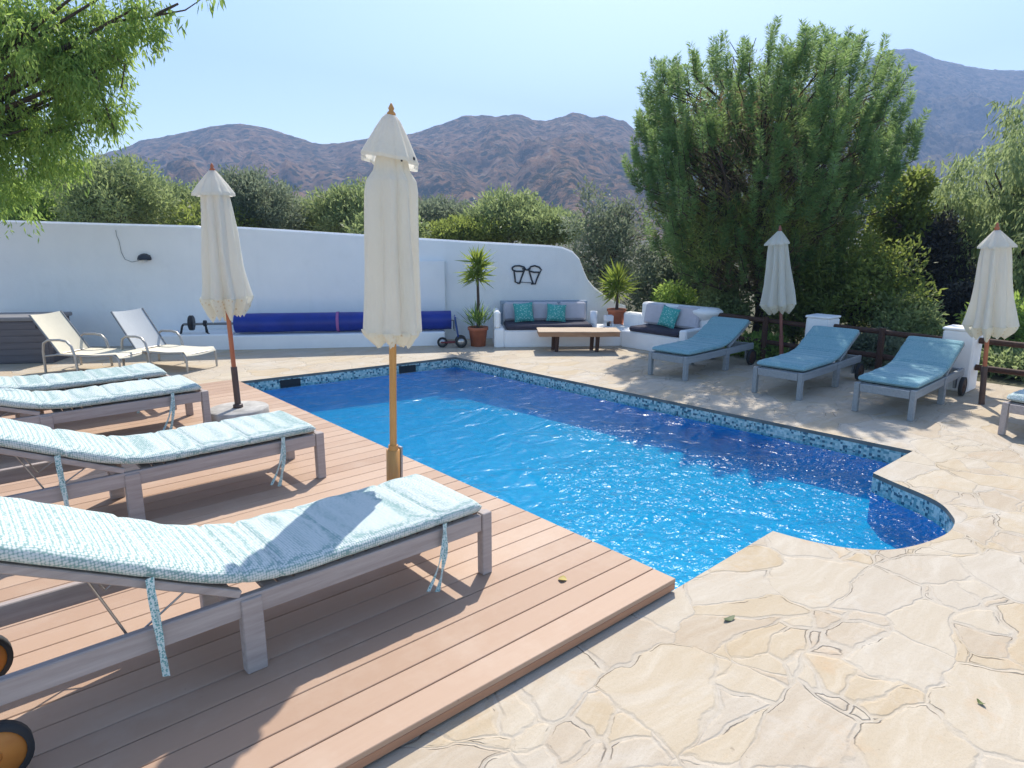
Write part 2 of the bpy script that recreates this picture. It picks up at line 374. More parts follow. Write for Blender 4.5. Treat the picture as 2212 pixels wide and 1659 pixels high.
L_PINE = leafmat("pine_needles", [(0, (.04, .09, .04)), (.5, (.10, .185, .065)), (1, (.25, .34, .115))], .5)
L_PINELOW = leafmat("old_pine_needles", [(0, (.06, .095, .03)), (.5, (.13, .175, .045)), (1, (.26, .29, .075))], .5)
L_YELLOW = leafmat("yellow_green_leaves", [(0, (.055, .085, .022)), (.5, (.11, .155, .036)), (1, (.22, .26, .06))], .5)
L_DARK = leafmat("dark_purple_leaves", [(0, (.022, .024, .022)), (.6, (.04, .04, .036)), (1, (.075, .07, .055))], .2)
L_YUCCA = leafmat("yucca_leaves", [(0, (.045, .085, .02)), (.5, (.11, .17, .03)), (1, (.26, .31, .05))], .45)
L_DRY = leafmat("dry_twig_leaves", [(0, (.09, .065, .04)), (.5, (.15, .11, .06)), (1, (.20, .16, .08))], .3)
BARK = simple("brown_bark", (.085, .06, .045), .95, .4, 14, .9, 30, bdist=.03)

# ------------------------------------------------------------------ the setting
# pool outline (counter-clockwise from the near left corner)
near_L = (2.67, 1.815); nearC = U(1669.7, 1147); notch = U(1886, 1021.5); rc = U(1972, 974); fc = U(984, 771); fl = Vector((2.67, 8.39, 0))
bay_px = [(1720, 1161.5), (1774.6, 1174.3), (1825, 1183), (1871, 1187.7), (1931, 1187.7), (1981, 1177.7), (2020, 1165), (2053, 1149), (2065, 1127), (2057.3, 1113.4), (2037.8, 1090), (1996, 1067.8), (1935, 1043.4)]
bay = [U(*q) for q in bay_px]
def smooth_open(pts, it=2):
    for _ in range(it):
        o = [pts[0]]
        for a, b in zip(pts, pts[1:]): o += [a * .75 + b * .25, a * .25 + b * .75]
        o.append(pts[-1]); pts = o
    return pts
nearC2 = Vector((nearC.x, nearC.y, 0)); notch2 = Vector((notch.x, notch.y, 0))
bay_s = smooth_open([nearC2] + bay + [notch2])
outline = [Vector((*near_L, 0))] + bay_s + [rc, fc, fl]
outline = [(p.x, p.y) for p in outline]

def poly_with_hole(name, outer, hole, z, mat, zfun=None):
    import bmesh
    bm = bmesh.new()
    def loop(pts):
        vs = [bm.verts.new((x, y, z)) for x, y in pts]; return [bm.edges.new((vs[i], vs[(i + 1) % len(vs)])) for i in range(len(vs))]
    es = loop(outer) + (loop(hole) if hole else [])
    bmesh.ops.triangle_fill(bm, use_beauty=True, use_dissolve=False, edges=es)
    bmesh.ops.recalc_face_normals(bm, faces=bm.faces)
    for f in bm.faces:
        if f.normal.z < 0: f.normal_flip()
    me = bpy.data.meshes.new(name); bm.to_mesh(me); bm.free()
    return link(name, me, mat)
TX0, TX1, TY0, TY1 = -14.0, 9.75, -7.0, 18.0
terr = tag(poly_with_hole("stone_terrace", [(TX0, TY0), (TX1, TY0), (TX1, TY1), (TX0, TY1)], outline, 0.0, STONE), kind='structure')
GROUND = simple("dry_garden_soil", (.09, .085, .045), 1, .45, 2.5, .8, 14, bdist=.05)
gr = poly_with_hole("ground", [(-58, -58), (1340, -58), (1340, 1240), (-58, 1240)], [(TX0 + .02, TY0 + .02), (TX1 - .02, TY0 + .02), (TX1 - .02, TY1 - .02), (TX0 + .02, TY1 - .02)], -.03, GROUND)
tag(gr, kind='structure')

WZ = -.125
def grow(pts, off):
        n = len(pts); c = []
        for i in range(n):
            a, b, d = Vector(pts[i - 1]), Vector(pts[i]), Vector(pts[(i + 1) % n])
            t1, t2 = (b - a).normalized(), (d - b).normalized(); nn = Vector((t1.y + t2.y, -(t1.x + t2.x)))
            nn = nn.normalized() if nn.length > 1e-6 else Vector((t1.y, -t1.x)); k = 1 / max(.5, nn.dot(Vector((t1.y, -t1.x))))
            q = b - nn * off * k; c.append((q.x, q.y))
        return c
def ring(name, z0, z1, mat, parent=None, off=0.0):
    n = len(outline); m = MB(); pts = grow(outline, off) if off else outline
    vs = [(x, y, z0) for x, y in pts] + [(x, y, z1) for x, y in pts]
    m.add(vs, [((i + 1) % n, i, n + i, n + (i + 1) % n) for i in range(n)])
    return m.build(name, mat, parent), pts
FLZ = lambda x, y: -.37 - .012 * (y - 1.8) - .014 * (x - 2.7)
basin, _ = ring("pool_basin", -1.1, -.155, POOL); tag(basin, kind='structure')
fm = MB(); fm.add([(x, y, FLZ(x, y)) for x, y in outline], [tuple(range(len(outline)))]); fm.build("pool_floor", POOL, basin)
ring("tile_band", -.155, -.034, MOSAIC, basin)
ring("coping_edge", -.034, -.0005, COPING, basin)
wpts = grow(outline, -.008)
wm = MB(); wm.prism(wpts, -1.6, WZ); tag(wm.build("pool_water", WATER), kind='structure')
# skimmer mouths in the tile band of the far edge
fdir = (fc - fl).normalized(); fn = Vector((fdir.y, -fdir.x, 0))
for px, py in ((627, 826), (880, 797)):
    P = PLN(px, py, fl, Vector((fn.x, fn.y, 0))); m = MB()
    Mx = Matrix.Translation((P.x, P.y, 0)) @ Matrix.Rotation(math.atan2(fdir.y, fdir.x), 4, 'Z')
    m.box(-.13, .13, -.012, .05, -.15, -.045, .003, Mx); m.build("skimmer", BLACK, basin)

# wooden deck: real boards with gaps
def deck():
    z0, z1 = .052, .076; bw, gap = .143, .005
    vs = []; fs = []; tint = []; y = 1.80; k = 0
    m = MB()
    while y < 8.15:
        y1 = min(y + bw - gap, 8.2); x = -6.0 - random.random() * 2
        while x < 2.69:
            x1 = 2.69
            n0 = len(m.v); m.box(x, x1 - .003, y, y1, z0, z1 + random.uniform(-.0006, .0006), .0025); tint += [random.random()] * (len(m.v) - n0)
            x = x1
        y += bw; k += 1
    o = m.build("wooden_deck", DECK); a = o.data.attributes.new('tint', 'FLOAT', 'POINT'); a.data.foreach_set('value', tint)
    tag(o, kind='structure')
    f = MB(); f.box(-8, 2.688, 1.802, 1.822, .012, .0515, .003); f.box(2.664, 2.688, 1.8225, 8.2, -.03, .0515, .003); f.build("fascia", FASCIA, o)
    s_ = MB()
    for i in range(14): s_.box(-8, 2.66, 1.87 + i * .48, 1.93 + i * .48, .004, .0515, .003)
    s_.build("joist", DARKWOOD, o)
deck()

# ------------------------------------------------------------------ garden wall
W0 = U(0, 767); W1 = U(1310, 738); wd = (W1 - W0); wd.z = 0; wd.normalize(); wn = Vector((-wd.y, wd.x, 0))   # wn points away from us
WB = W0 + wn * .65                                             # face of the wall
wrot = math.atan2(wd.y, wd.x)
def wl(P): return (P - WB).dot(wd)                             # distance along the wall
def WP(x, y, off=0.0): return PLN(x, y, WB - wn * off, wn)     # photo point on the wall face (off = metres in front)
garden_wall = thing("garden_wall", "long white rendered garden wall with a curved end behind the pool", "wall", WB, wrot)
top_px = [(-420, 458), (-200, 465), (0, 475), (230, 482), (420, 487), (437, 490.5), (475, 488), (520, 490), (650, 498), (780, 506), (1000, 520), (1190, 530), (1215, 533), (1237, 542), (1252, 558), (1262, 585), (1270, 603), (1283, 619), (1300, 632), (1312, 641), (1330, 652), (1352, 660)]
tp = [(wl(WP(*q)), WP(*q).z) for q in top_px]
tp = [(-4.0, tp[0][1] + .05)] + tp
m = MB(); th = .26; n = len(tp)
vs = []
for d_, z_ in tp: vs += [(d_, 0, -.02), (d_, 0, z_ - .03), (d_, .03, z_), (d_, th - .03, z_), (d_, th, z_ - .03), (d_, th, -.02)]
fs = []
for i in range(n - 1):
    for k in range(5): fs.append((i * 6 + k, (i + 1) * 6 + k, (i + 1) * 6 + k + 1, i * 6 + k + 1))
fs.append(tuple(range(6))); fs.append(tuple((n - 1) * 6 + k for k in range(6))[::-1])
m.add(vs, fs); m.build("wall_body", WHITE, garden_wall)
# white ledge that carries the cover reel
lx0 = wl(PLN(300, 756, W0, wn)); lxm = wl(PLN(500, 755, W0, wn)); lx1 = wl(PLN(962, 745, W0, wn))
zl = PLN(700, 722, W0, wn).z
m = MB(); m.box(lx0, lxm, -.60, -.002, -.02, zl + .02, .015); m.box(lxm + .002, lx1, -.65, -.002, -.02, zl, .015); m.build("ledge", WHITE, garden_wall)
a_, b_ = WP(800, 563), WP(960, 563); c_ = WP(960, 690)
m = MB(); m.box(wl(a_), wl(b_), -.10, -.001, max(zl + .003, c_.z - .3), b_.z, .006); m.build("panel", WHITE, garden_wall)

# wall lamp and its loose cable
P = WP(313, 558); t_ = thing("wall_lamp", "small dark hooded lamp fixed high on the white wall", "lamp", P - wn * .002, wrot)
m = MB()
vs = []; fs = []
for i in range(9):
    a = math.pi * i / 8
    for j in range(7):
        b = math.pi / 2 * j / 6
        vs.append((-.085 * math.cos(a) * 1.25, -.15 * math.sin(a) * math.cos(b) - .002, .10 * math.sin(b) * math.sin(a) - .02))
for i in range(8):
    for j in range(6): fs.append((i * 7 + j, (i + 1) * 7 + j, (i + 1) * 7 + j + 1, i * 7 + j + 1))
m.add(vs, fs, True); m.box(-.09, .09, -.012, 0, -.03, .05, .004); m.build("hood", IRON, t_)
m = MB(); m.lathe([(.0, -.03), (.04, -.02), (.035, .015), (0, .03)], 12, (.01, -.05, -.035)); m.build("bulb", simple("opal_glass", (.7, .7, .68), .3, .05), t_)
inv = Matrix.Rotation(-wrot, 3, 'Z')
m = MB(); m.tube([inv @ (WP(x, y, .008) - P) for x, y in ((250, 497), (252, 510), (257, 520), (259, 529), (262, 545), (270, 560), (285, 566), (300, 563))], .004, 6); m.build("cable", DARKALU, t_)

# ------------------------------------------------------------------ pool cover reel
def reel():
    A = PLN(500, 702, W0 - wn * .02, wn); B = PLN(976, 699, W0 - wn * .02, wn); r = .155
    zc = zl + r + .015
    a0 = wl(A); a1 = wl(B); t = thing("cover_reel", "reel of rolled dark blue pool cover lying along the white ledge", "pool cover reel", WB - wn * .42, wrot)
    m = MB(); N = 60; n = 28; vs = []; fs = []
    for i in range(N + 1):
        x = a0 + (a1 - a0) * i / N
        for k in range(n):
            a = 2 * math.pi * k / n; rr = r * (1 + .035 * mnoise.noise(Vector((x * 1.7, a * 1.5, 3))) + .02 * math.sin(a * 3 + x))
            vs.append((x, rr * math.cos(a), zc + rr * math.sin(a)))
    for i in range(N):
        for k in range(n): fs.append((i * n + k, i * n + (k + 1) % n, (i + 1) * n + (k + 1) % n, (i + 1) * n + k))
    m.add(vs, fs, True); m.add(vs[:n], [tuple(range(n))]); m.add(vs[-n:], [tuple(range(n))[::-1]]); m.build("rolled_cover", COVER, t)
    s = wl(PLN(727, 700, W0 - wn * .02, wn)); m = MB(); m.lathe([(r * 1.06, s - .022), (r * 1.07, s - .02), (r * 1.07, s + .02), (r * 1.06, s + .022)], 28, (0, 0, zc), 'X'); m.build("strap", PURPLE, t)
    h = wl(PLN(402, 700, W0 - wn * .02, wn)); m = MB(); m.tube([(h - .12, 0, zc), (a0 + .01, 0, zc)], .02, 12); m.build("axle", DARKALU, t)
    m = MB(); m.lathe([(0, -.025), (.12, -.025), (.12, .025), (0, .025)], 22, (h, 0, zc + .02), 'X'); m.tube([(h - .12, 0, zc), (h - .14, -.02, zc - .03), (h - .17, -.02, zc - .15)], .018, 8); m.build("hand_wheel", BLACK, t)
    m = MB(); e = wl(PLN(432, 700, W0 - wn * .02, wn))
    m.tube([(e, 0, zc + .02), (e + .05, -.05, zc - .18), (e + .07, -.08, zl + .022)], .014, 8); m.tube([(e, 0, zc + .02), (e - .02, .1, zc - .2), (e - .02, .15, zl + .022)], .014, 8); m.lathe([(0, -.02), (.05, -.02), (.05, .02), (0, .02)], 14, (e, 0, zc + .01), 'X'); m.build("stand", BLACK, t)
    m = MB(); q = a1 + .05; m.tube([(a1 - .01, 0, zc), (q, 0, zc)], .02, 8); m.tube([(q, 0, zc), (q, -.12, zl + .003)], .014, 8); m.tube([(q, 0, zc), (q, .12, zl + .003)], .014, 8); m.build("stand", STEEL, t)
reel()

# ------------------------------------------------------------------ sun loungers
def lounger_parts(root, wid, ang, wood, cush, sagseed, blen=.96, zt=.335, wheelmat=None, wheels=True, hinge=1.24, ties=True, L=2.17):
    hw = wid / 2
    m = MB()
    for s in (-1, 1):
        y0, y1 = sorted((s * hw, s * (hw - .034))); m.box(.062, L, y0, y1, zt - .088, zt, .004)
    m.box(.004, .034, -hw + .048, hw - .048, zt - .085, zt - .004, .004); m.box(L - .06, L - .025, -hw + .036, hw - .036, zt - .085, zt - .004, .004); m.box(hinge + .01, hinge + .05, -hw + .036, hw - .036, zt - .085, zt - .03, .004)
    m.build("frame", wood, root)
    def leg(x0, x1, s, ov=.006):
        y0, y1 = sorted((s * (hw + ov), s * (hw - .044))); b = MB(); b.box(x0, x1, y0, y1, 0, zt + .004 if x0 < .1 else zt - .012, .004); b.build("leg", wood, root)
    for s in (-1, 1):
        leg(0, .06, s); leg(hinge - .055, hinge + .028, s, .010)
    m = MB(); x = .085
    while x < hinge - .08:
        m.box(x, x + .058, -hw + .035, hw - .035, zt - .022, zt - .002, .003); x += .068
    m.build("seat_slats", wood, root)
    ca, sa = math.cos(ang), math.sin(ang); hx, hz = hinge + .02, zt + .012
    Mb = Matrix.Translation((hx, 0, hz)) @ Matrix.Rotation(-ang, 4, 'Y')
    m = MB()
    for s in (-1, 1):
        y0, y1 = sorted((s * (hw - .005), s * (hw - .045))); m.box(0, blen, y0, y1, -.018, .014, .004, Mb)
    x = .06
    while x < blen - .03:
        m.box(x, x + .05, -hw + .047, hw - .047, -.010, .008, .003, Mb); x += .064
    m.build("backrest", wood, root)
    # thin wire props under the backrest
    m = MB()
    for s in (-1, 1):
        y = s * (hw - .06); q = Mb @ Vector((blen * .55, y, -.03)); p0 = Vector((hinge + .40, y, zt - .05))
        m.tube([q, p0], .005, 6); q2 = Mb @ Vector((blen * .2, y, -.03)); m.tube([p0, q2], .004, 6)
    q = Mb @ Vector((blen * .55, 0, -.03)); m.tube([(q.x, -hw + .06, q.z), (q.x, hw - .06, q.z)], .006, 6); m.build("prop_wire", STEEL, root)
    if wheels:
        for s in (-1, 1):
            b = MB(); y0, y1 = sorted((s * (hw - .036), s * (hw - .062))); b.box(L - .13, L - .07, y0, y1, .075, zt - .02, .004); b.build("axle_bracket", wood, root)
            wy = s * (hw + .028)
            b = MB(); b.lathe([(0, -.016), (.088, -.016), (.088, .016), (0, .016)], 28, (L - .10, wy, .107), 'Y'); b.lathe([(.022, -.022), (.022, .022), (0, .024)], 14, (L - .10, wy, .107), 'Y'); wh = b.build("wheel", wheelmat or WHEELWOOD, root)
            b = MB(); b.lathe([(.087, -.019), (.107, -.019), (.107, .019), (.087, .019), (.087, -.019)], 28, (L - .10, wy, .107), 'Y'); b.build("tyre", RUBBER, wh)
    # padded cushion following seat and backrest
    N = 96; K = 28; vs = []; fs = []; cw = hw + .004; thick = .072
    s0, s1 = .045, hinge + .01; Ltot = (s1 - s0) + blen - .02; rad = .25
    rs = random.Random(sagseed)
    tufts = [rs.uniform(.25, .5), rs.uniform(.6, .8), rs.uniform(.9, 1.1), s1 - s0, s1 - s0 + .4 + rs.uniform(-.1, .1)]
    for i in range(N + 1):
        u = Ltot * i / N; uu = u - (s1 - s0)
        # smooth bend at the hinge
        f = min(1, max(0, (uu + rad) / (2 * rad))); 
        if uu <= -rad: px_, pz_, a = s0 + u, zt + .008, 0
        elif uu >= rad:
            px_, pz_, a = hx + (uu) * ca, hz + .012 + (uu) * sa, ang
        else:
            p0 = Vector((s1 - rad, zt + .008)); p2 = Vector((hx + rad * ca, hz + .012 + rad * sa)); p1 = Vector((hx, hz + .004)); q = p0 * (1 - f) ** 2 + p1 * 2 * f * (1 - f) + p2 * f * f
            px_, pz_, a = q.x, q.y, ang * f
        dend = min(u, Ltot - u); ef = min(1, (dend / .055)) ; ef = math.sqrt(max(0, 1 - (1 - ef) ** 2)) if ef < 1 else 1
        puff = 1.0
        for tf in tufts: puff -= .42 * math.exp(-((u - tf) / .012) ** 2)
        puff += .22 * mnoise.noise(Vector((u * 4, sagseed * 3.1, 0))) + .05 * math.sin(u * 44 + 2 * mnoise.noise(Vector((u * 3, 5, sagseed))))
        for k in range(K):
            t = 2 * math.pi * k / K; c, s_ = math.cos(t), math.sin(t)
            yy = cw * (abs(c) ** .32) * (1 if c > 0 else -1)
            zz = (abs(s_) ** .62) * (1 if s_ > 0 else -1)
            wv = mnoise.noise(Vector((u * 7, yy * 6, sagseed)))
            if zz > 0: z_ = thick * (.48 + .52 * zz * puff * ef + .05 * wv) 
            else: z_ = thick * (.48 + .48 * zz)
            z_ = thick * .4 * (1 - ef) + z_ * ef if dend < .055 else z_
            yy *= (1 - .018 * (1 - puff) * 3 + .012 * wv) * (.93 + .07 * ef)
            vs.append((px_ - math.sin(a) * z_, yy, pz_ + math.cos(a) * z_))
    for i in range(N):
        for k in range(K): fs.append((i * K + k, (i + 1) * K + k, (i + 1) * K + (k + 1) % K, i * K + (k + 1) % K))
    m = MB(); m.add(vs, fs, True); m.add(vs[:K], [tuple(range(K))], True); m.add(vs[-K:], [tuple(range(K))[::-1]], True)
    cu = m.build("cushion", cush, root)
    if ties:
        rt = random.Random(sagseed + 5)
        for (x, ln, sw) in ((.30, .34, .10), (hinge + .36, .40, -.02)):
            m = MB(); base = Vector((x, hw + .015, zt + .03)) if x < hinge else (Mb @ Vector((x - hinge, hw + .012, .03)))
            for e in (0, 1):
                pts = []
                for i in range(9):
                    f = i / 8; pts.append((base.x + sw * f * f * (1 if e else .55) + .010 * e, base.y + .012 * math.sin(f * 3) + .004 * e, base.z + .03 * math.sin(f * 2) * (1 - f) - ln * f * (1 - .07 * e)))
                for i in range(8):
                    a, b = pts[i], pts[i + 1]; w_ = .013 if e == 0 else .009
                    tw = math.sin(i * 1.3 + e) * .6; tw2 = math.sin((i + 1) * 1.3 + e) * .6
                    m.add([(a[0] - w_ * math.cos(tw), a[1] - w_ * math.sin(tw), a[2]), (a[0] + w_ * math.cos(tw), a[1] + w_ * math.sin(tw), a[2]), (b[0] + w_ * math.cos(tw2), b[1] + w_ * math.sin(tw2), b[2]), (b[0] - w_ * math.cos(tw2), b[1] - w_ * math.sin(tw2), b[2])], [(0, 1, 2, 3)], True)
            m.build("tie", TIE, cu)

GD = "cushioned sun loungers on the wooden deck"
for lab, x, yn, ang, seed in (
        ("wooden sun lounger nearest the camera, parasol shadow across its pale teal cushion", 2.02, 2.475, 27, 1),
        ("wooden sun lounger behind the nearest one, pale cushion all in sunlight", 2.0, 4.34, 24, 2),
        ("wooden sun lounger beside the stone parasol base, dark shadow along its cushion", 1.80, 6.24, 19, 3),
        ("wooden sun lounger at the far end of the deck, in front of the cream chairs", 1.74, 7.12, 10, 4)):
    wid = .58
    r = thing("sun_lounger", lab, "sun lounger", (x, yn + wid / 2, .0765), math.pi, GD)
    lounger_parts(r, wid, R_(ang), TAUPE, CUSH, seed)
GB = "teal cushioned loungers in the shade by the fence"
for lab, x, yc, ang, seed in (
        ("teal cushioned lounger next to the white corner seat, in tree shade", 6.98, 5.0, 28, 11),
        ("teal cushioned lounger in tree shade in front of the middle white fence pillar", 7.08, 3.58, 28, 12),
        ("teal cushioned lounger in tree shade beside the rightmost parasol and pillar", 7.10, 2.46, 27, 13),
        ("pale cushioned lounger cut off by the right edge of the photo, partly sunlit", 7.22, 1.22, 28, 14)):
    r = thing("sun_lounger", lab, "sun lounger", (x, yc, .001), R_(2 if seed < 14 else -4), GB)
    lounger_parts(r, .56, R_(ang), SHADED_FRAME if seed < 14 else TAUPE, SHADECUSH if seed < 14 else CUSH, seed, ties=False, wheelmat=DARKWOOD if seed < 14 else None, blen=.62, hinge=1.02, zt=.30, L=1.72)

# ------------------------------------------------------------------ parasols
def parasol(label, base, ztop, prof, cap, pole_mat, low_mat, zsplit, val, top_px=None, nf=8, seed=0, asym=.0, base_disc=False, socket=False, tiemarks=False, captilt=0.0):
    t = thing("parasol", label, "parasol", base, 0, "closed cream parasols round the pool")
    if top_px is not None:
        # lean: find the top point seen at top_px at height ztop above the base
        n = Vector((FH.x, FH.y, 0)); q = PLN(top_px[0], top_px[1], Vector(base), n); v = q - Vector(base)
        t.rotation_euler = v.to_track_quat('Z', 'Y').to_euler(); ztop = v.length
    rs = random.Random(seed); ph = rs.random() * 6
    pr_ = .021
    m = MB(); m.tube([(0, 0, zsplit - .01), (0, 0, ztop - .07)], pr_, 14); m.build("pole", pole_mat, t)
    m = MB(); m.tube([(0, 0, 0 if not base_disc else .02), (0, 0, zsplit)], pr_ + .008, 14); m.build("lower_pole", low_mat, t)
    if socket:
        m = MB(); m.lathe([(.0295, .001), (.040, .001), (.040, .47), (.030, .47)], 20, (.006, .003, 0)); m.box(-.05, .05, -.05, .05, .0005, .012, .003); m.build("socket", POLE, t)
        q = _Rt * .052; m = MB(); m.box(-.009, .009, -.016, .016, .02, .48, .003, Matrix.Translation(q) @ Matrix.Rotation(math.atan2(_Rt.y, _Rt.x), 4, "Z")); m.build("bracket", STEEL, t)
    if base_disc:
        m = MB(); m.lathe([(0, 0), (.262, 0), (.275, .02), (.275, .095), (.262, .105), (0, .105)], 40); m.build("base", CONCRETE, t)
        m = MB(); m.lathe([(.0, .105), (.045, .105), (.045, .135), (.03, .14)], 16); m.build("base_collar", SLEEVE, t)
    # canopy
    def surf(profile, K, amp, phase, top_open, asy, tilt=0.0):
        vs = []; fs = []
        for i, (z, r, a) in enumerate(profile):
            for k in range(K):
                th = 2 * math.pi * k / K; fold = 1 - 2 * abs((((th + .22 * mnoise.noise(Vector((math.cos(th) * 1.5, math.sin(th) * 1.5, z * 1.2 + seed)))) * nf / (2 * math.pi) + phase) % 1) - .5)
                rr = r * (1 - a * (1 - fold) ** 1.3) * (1 + .17 * a * 4 * mnoise.noise(Vector((math.cos(th) * 2.6, math.sin(th) * 2.6, seed * 2 + 1 + z * 1.5)))) * (1 + asy * math.cos(th - ph))
                rr *= 1 + .10 * mnoise.noise(Vector((math.cos(th) * 1.3, math.sin(th) * 1.3, seed * 3.3 + z * .7)))
                vs.append((rr * math.cos(th), rr * math.sin(th), z - tilt * rr * (math.cos(th) * _Rt.x + math.sin(th) * _Rt.y)))
        for i in range(len(profile) - 1):
            for k in range(K): fs.append((i * K + k, i * K + (k + 1) % K, (i + 1) * K + (k + 1) % K, (i + 1) * K + k))
        return vs, fs
    def dens(prof, n=6):
        o = []
        for (a, b) in zip(prof, prof[1:]):
            for i in range(n): f = i / n; o.append(tuple(a[j] * (1 - f) + b[j] * f for j in range(3)))
        o.append(prof[-1]); return o
    sc = lambda P: [(z * ztop, r, a) for z, r, a in P]
    m = MB(); v, f = surf(dens(sc(prof)), 120, .3, ph, False, asym); m.add(v, f, True); cn = m.build("canopy", CANVAS, t)
    m = MB(); v, f = surf(dens(sc(cap)), 96, .15, ph + .2, False, asym * 1.6, captilt)
    K = 96
    m.add(v, f, True); m.build("cap", CANVAS, cn)
    # valance: hem hanging below the canopy, pinched to points
    zb, rb = prof[0][0] * ztop, prof[0][1]; m = MB(); vs = []; fs = []; K = 120
    for i in range(7):
        ff = i / 6
        for k in range(K):
            th = 2 * math.pi * k / K; fold = 1 - 2 * abs(((th * nf / (2 * math.pi) + ph) % 1) - .5)
            drop = val * (.55 + .35 * fold + .28 * mnoise.noise(Vector((math.cos(th) * 1.6, math.sin(th) * 1.6, seed + 9)))) + .004 * math.sin(k * 1.57)
            rr = rb * (1 - prof[0][2] * (1 - fold) ** 1.3) * (1 + asym * math.cos(th - ph)) * (1.0 - .42 * ff ** 1.5) * (1 + .10 * mnoise.noise(Vector((math.cos(th) * 1.3, math.sin(th) * 1.3, seed * 3.3 + zb * .7))))
            rr *= 1 + .07 * mnoise.noise(Vector((th * 3, ff * 3, seed)))
            vs.append((rr * math.cos(th), rr * math.sin(th), zb + .01 - drop * ff))
    for i in range(6):
        for k in range(K): fs.append((i * K + k, (i + 1) * K + k, (i + 1) * K + (k + 1) % K, i * K + (k + 1) % K))
    m.add(vs, fs, True); m.build("valance", VALANCE, cn)
    if tiemarks:
        for dx, dz in ((-.03, 0), (.055, .012)):
            m = MB()
            q = Vector((0, 0, cap[0][0] * ztop + .012 + dz)) - FH * (cap[0][1] * .72) + _Rt * dx
            m.lathe([(0, -.006), (.011, -.004), (.011, .004), (0, .006)], 10, tuple(q), 'Y')
            m.build("grommet", IRON, cn)
    m = MB(); zt = ztop - .10
    m.lathe([(.024, zt), (.028, zt + .012), (.014, zt + .025), (.024, zt + .04), (.024, zt + .048), (.012, zt + .06), (.017, zt + .072), (.004, zt + .098), (0, zt + .10)], 14); m.build("finial", pole_mat, t)
    return t
DZ = .0765
BODY_STRAIGHT = [(.490, .172, .32), (.55, .166, .32), (.65, .158, .30), (.75, .154, .28), (.81, .152, .26), (.834, .142, .22), (.856, .104, .18), (.895, .08, .1)]
CAP_WIDE = [(.872, .168, .22), (.879, .170, .20), (.90, .142, .18), (.94, .088, .14), (.964, .052, .10), (.972, .034, .05), (.973, .02, .0)]
BODY_FLARE = [(.490, .236, .36), (.53, .218, .36), (.62, .184, .34), (.72, .156, .32), (.82, .134, .28), (.88, .120, .2), (.90, .09, .2)]
CAP_SMALL = [(.880, .176, .24), (.890, .174, .22), (.92, .125, .18), (.955, .062, .12), (.972, .03, .06), (.974, .015, .0)]
FLARE2 = [(.9 - (.9 - z) * 1.11, r, a) for z, r, a in BODY_FLARE]; SMALL2 = [(z - .014, r * .92, a) for z, r, a in CAP_SMALL]
u1b = Vector((1.95, 3.33, DZ))
parasol("closed cream parasol standing in the middle of the view on an orange wooden pole", u1b, 2.35, BODY_STRAIGHT, CAP_WIDE, POLE, POLE, .5, .105, (845, 222), seed=3, asym=.06, socket=True, tiemarks=True, captilt=.17)
u2b = U(515, 880, DZ + .105); u2b.z = DZ
parasol("closed cream parasol on a red pole set in a round stone base", u2b, 2.44, BODY_FLARE, CAP_SMALL, REDPOLE, SLEEVE, .50, .24, (457, 352), seed=5, asym=.10, base_disc=True)
u3b = Vector((8.95, 4.47, .0)); 
parasol("closed white parasol in the shade in front of the big pine", u3b, 2.1, FLARE2, SMALL2, DULLPOLE, DULLPOLE, .42, .15, (1685, 486), seed=6, asym=.16)
u4b = U(2120, 873)
parasol("closed cream parasol at the right edge of the photo on an orange and black pole", u4b, 1.95, FLARE2, SMALL2, REDPOLE, SLEEVE, .42, .17, (2155, 480), seed=8, asym=.08)

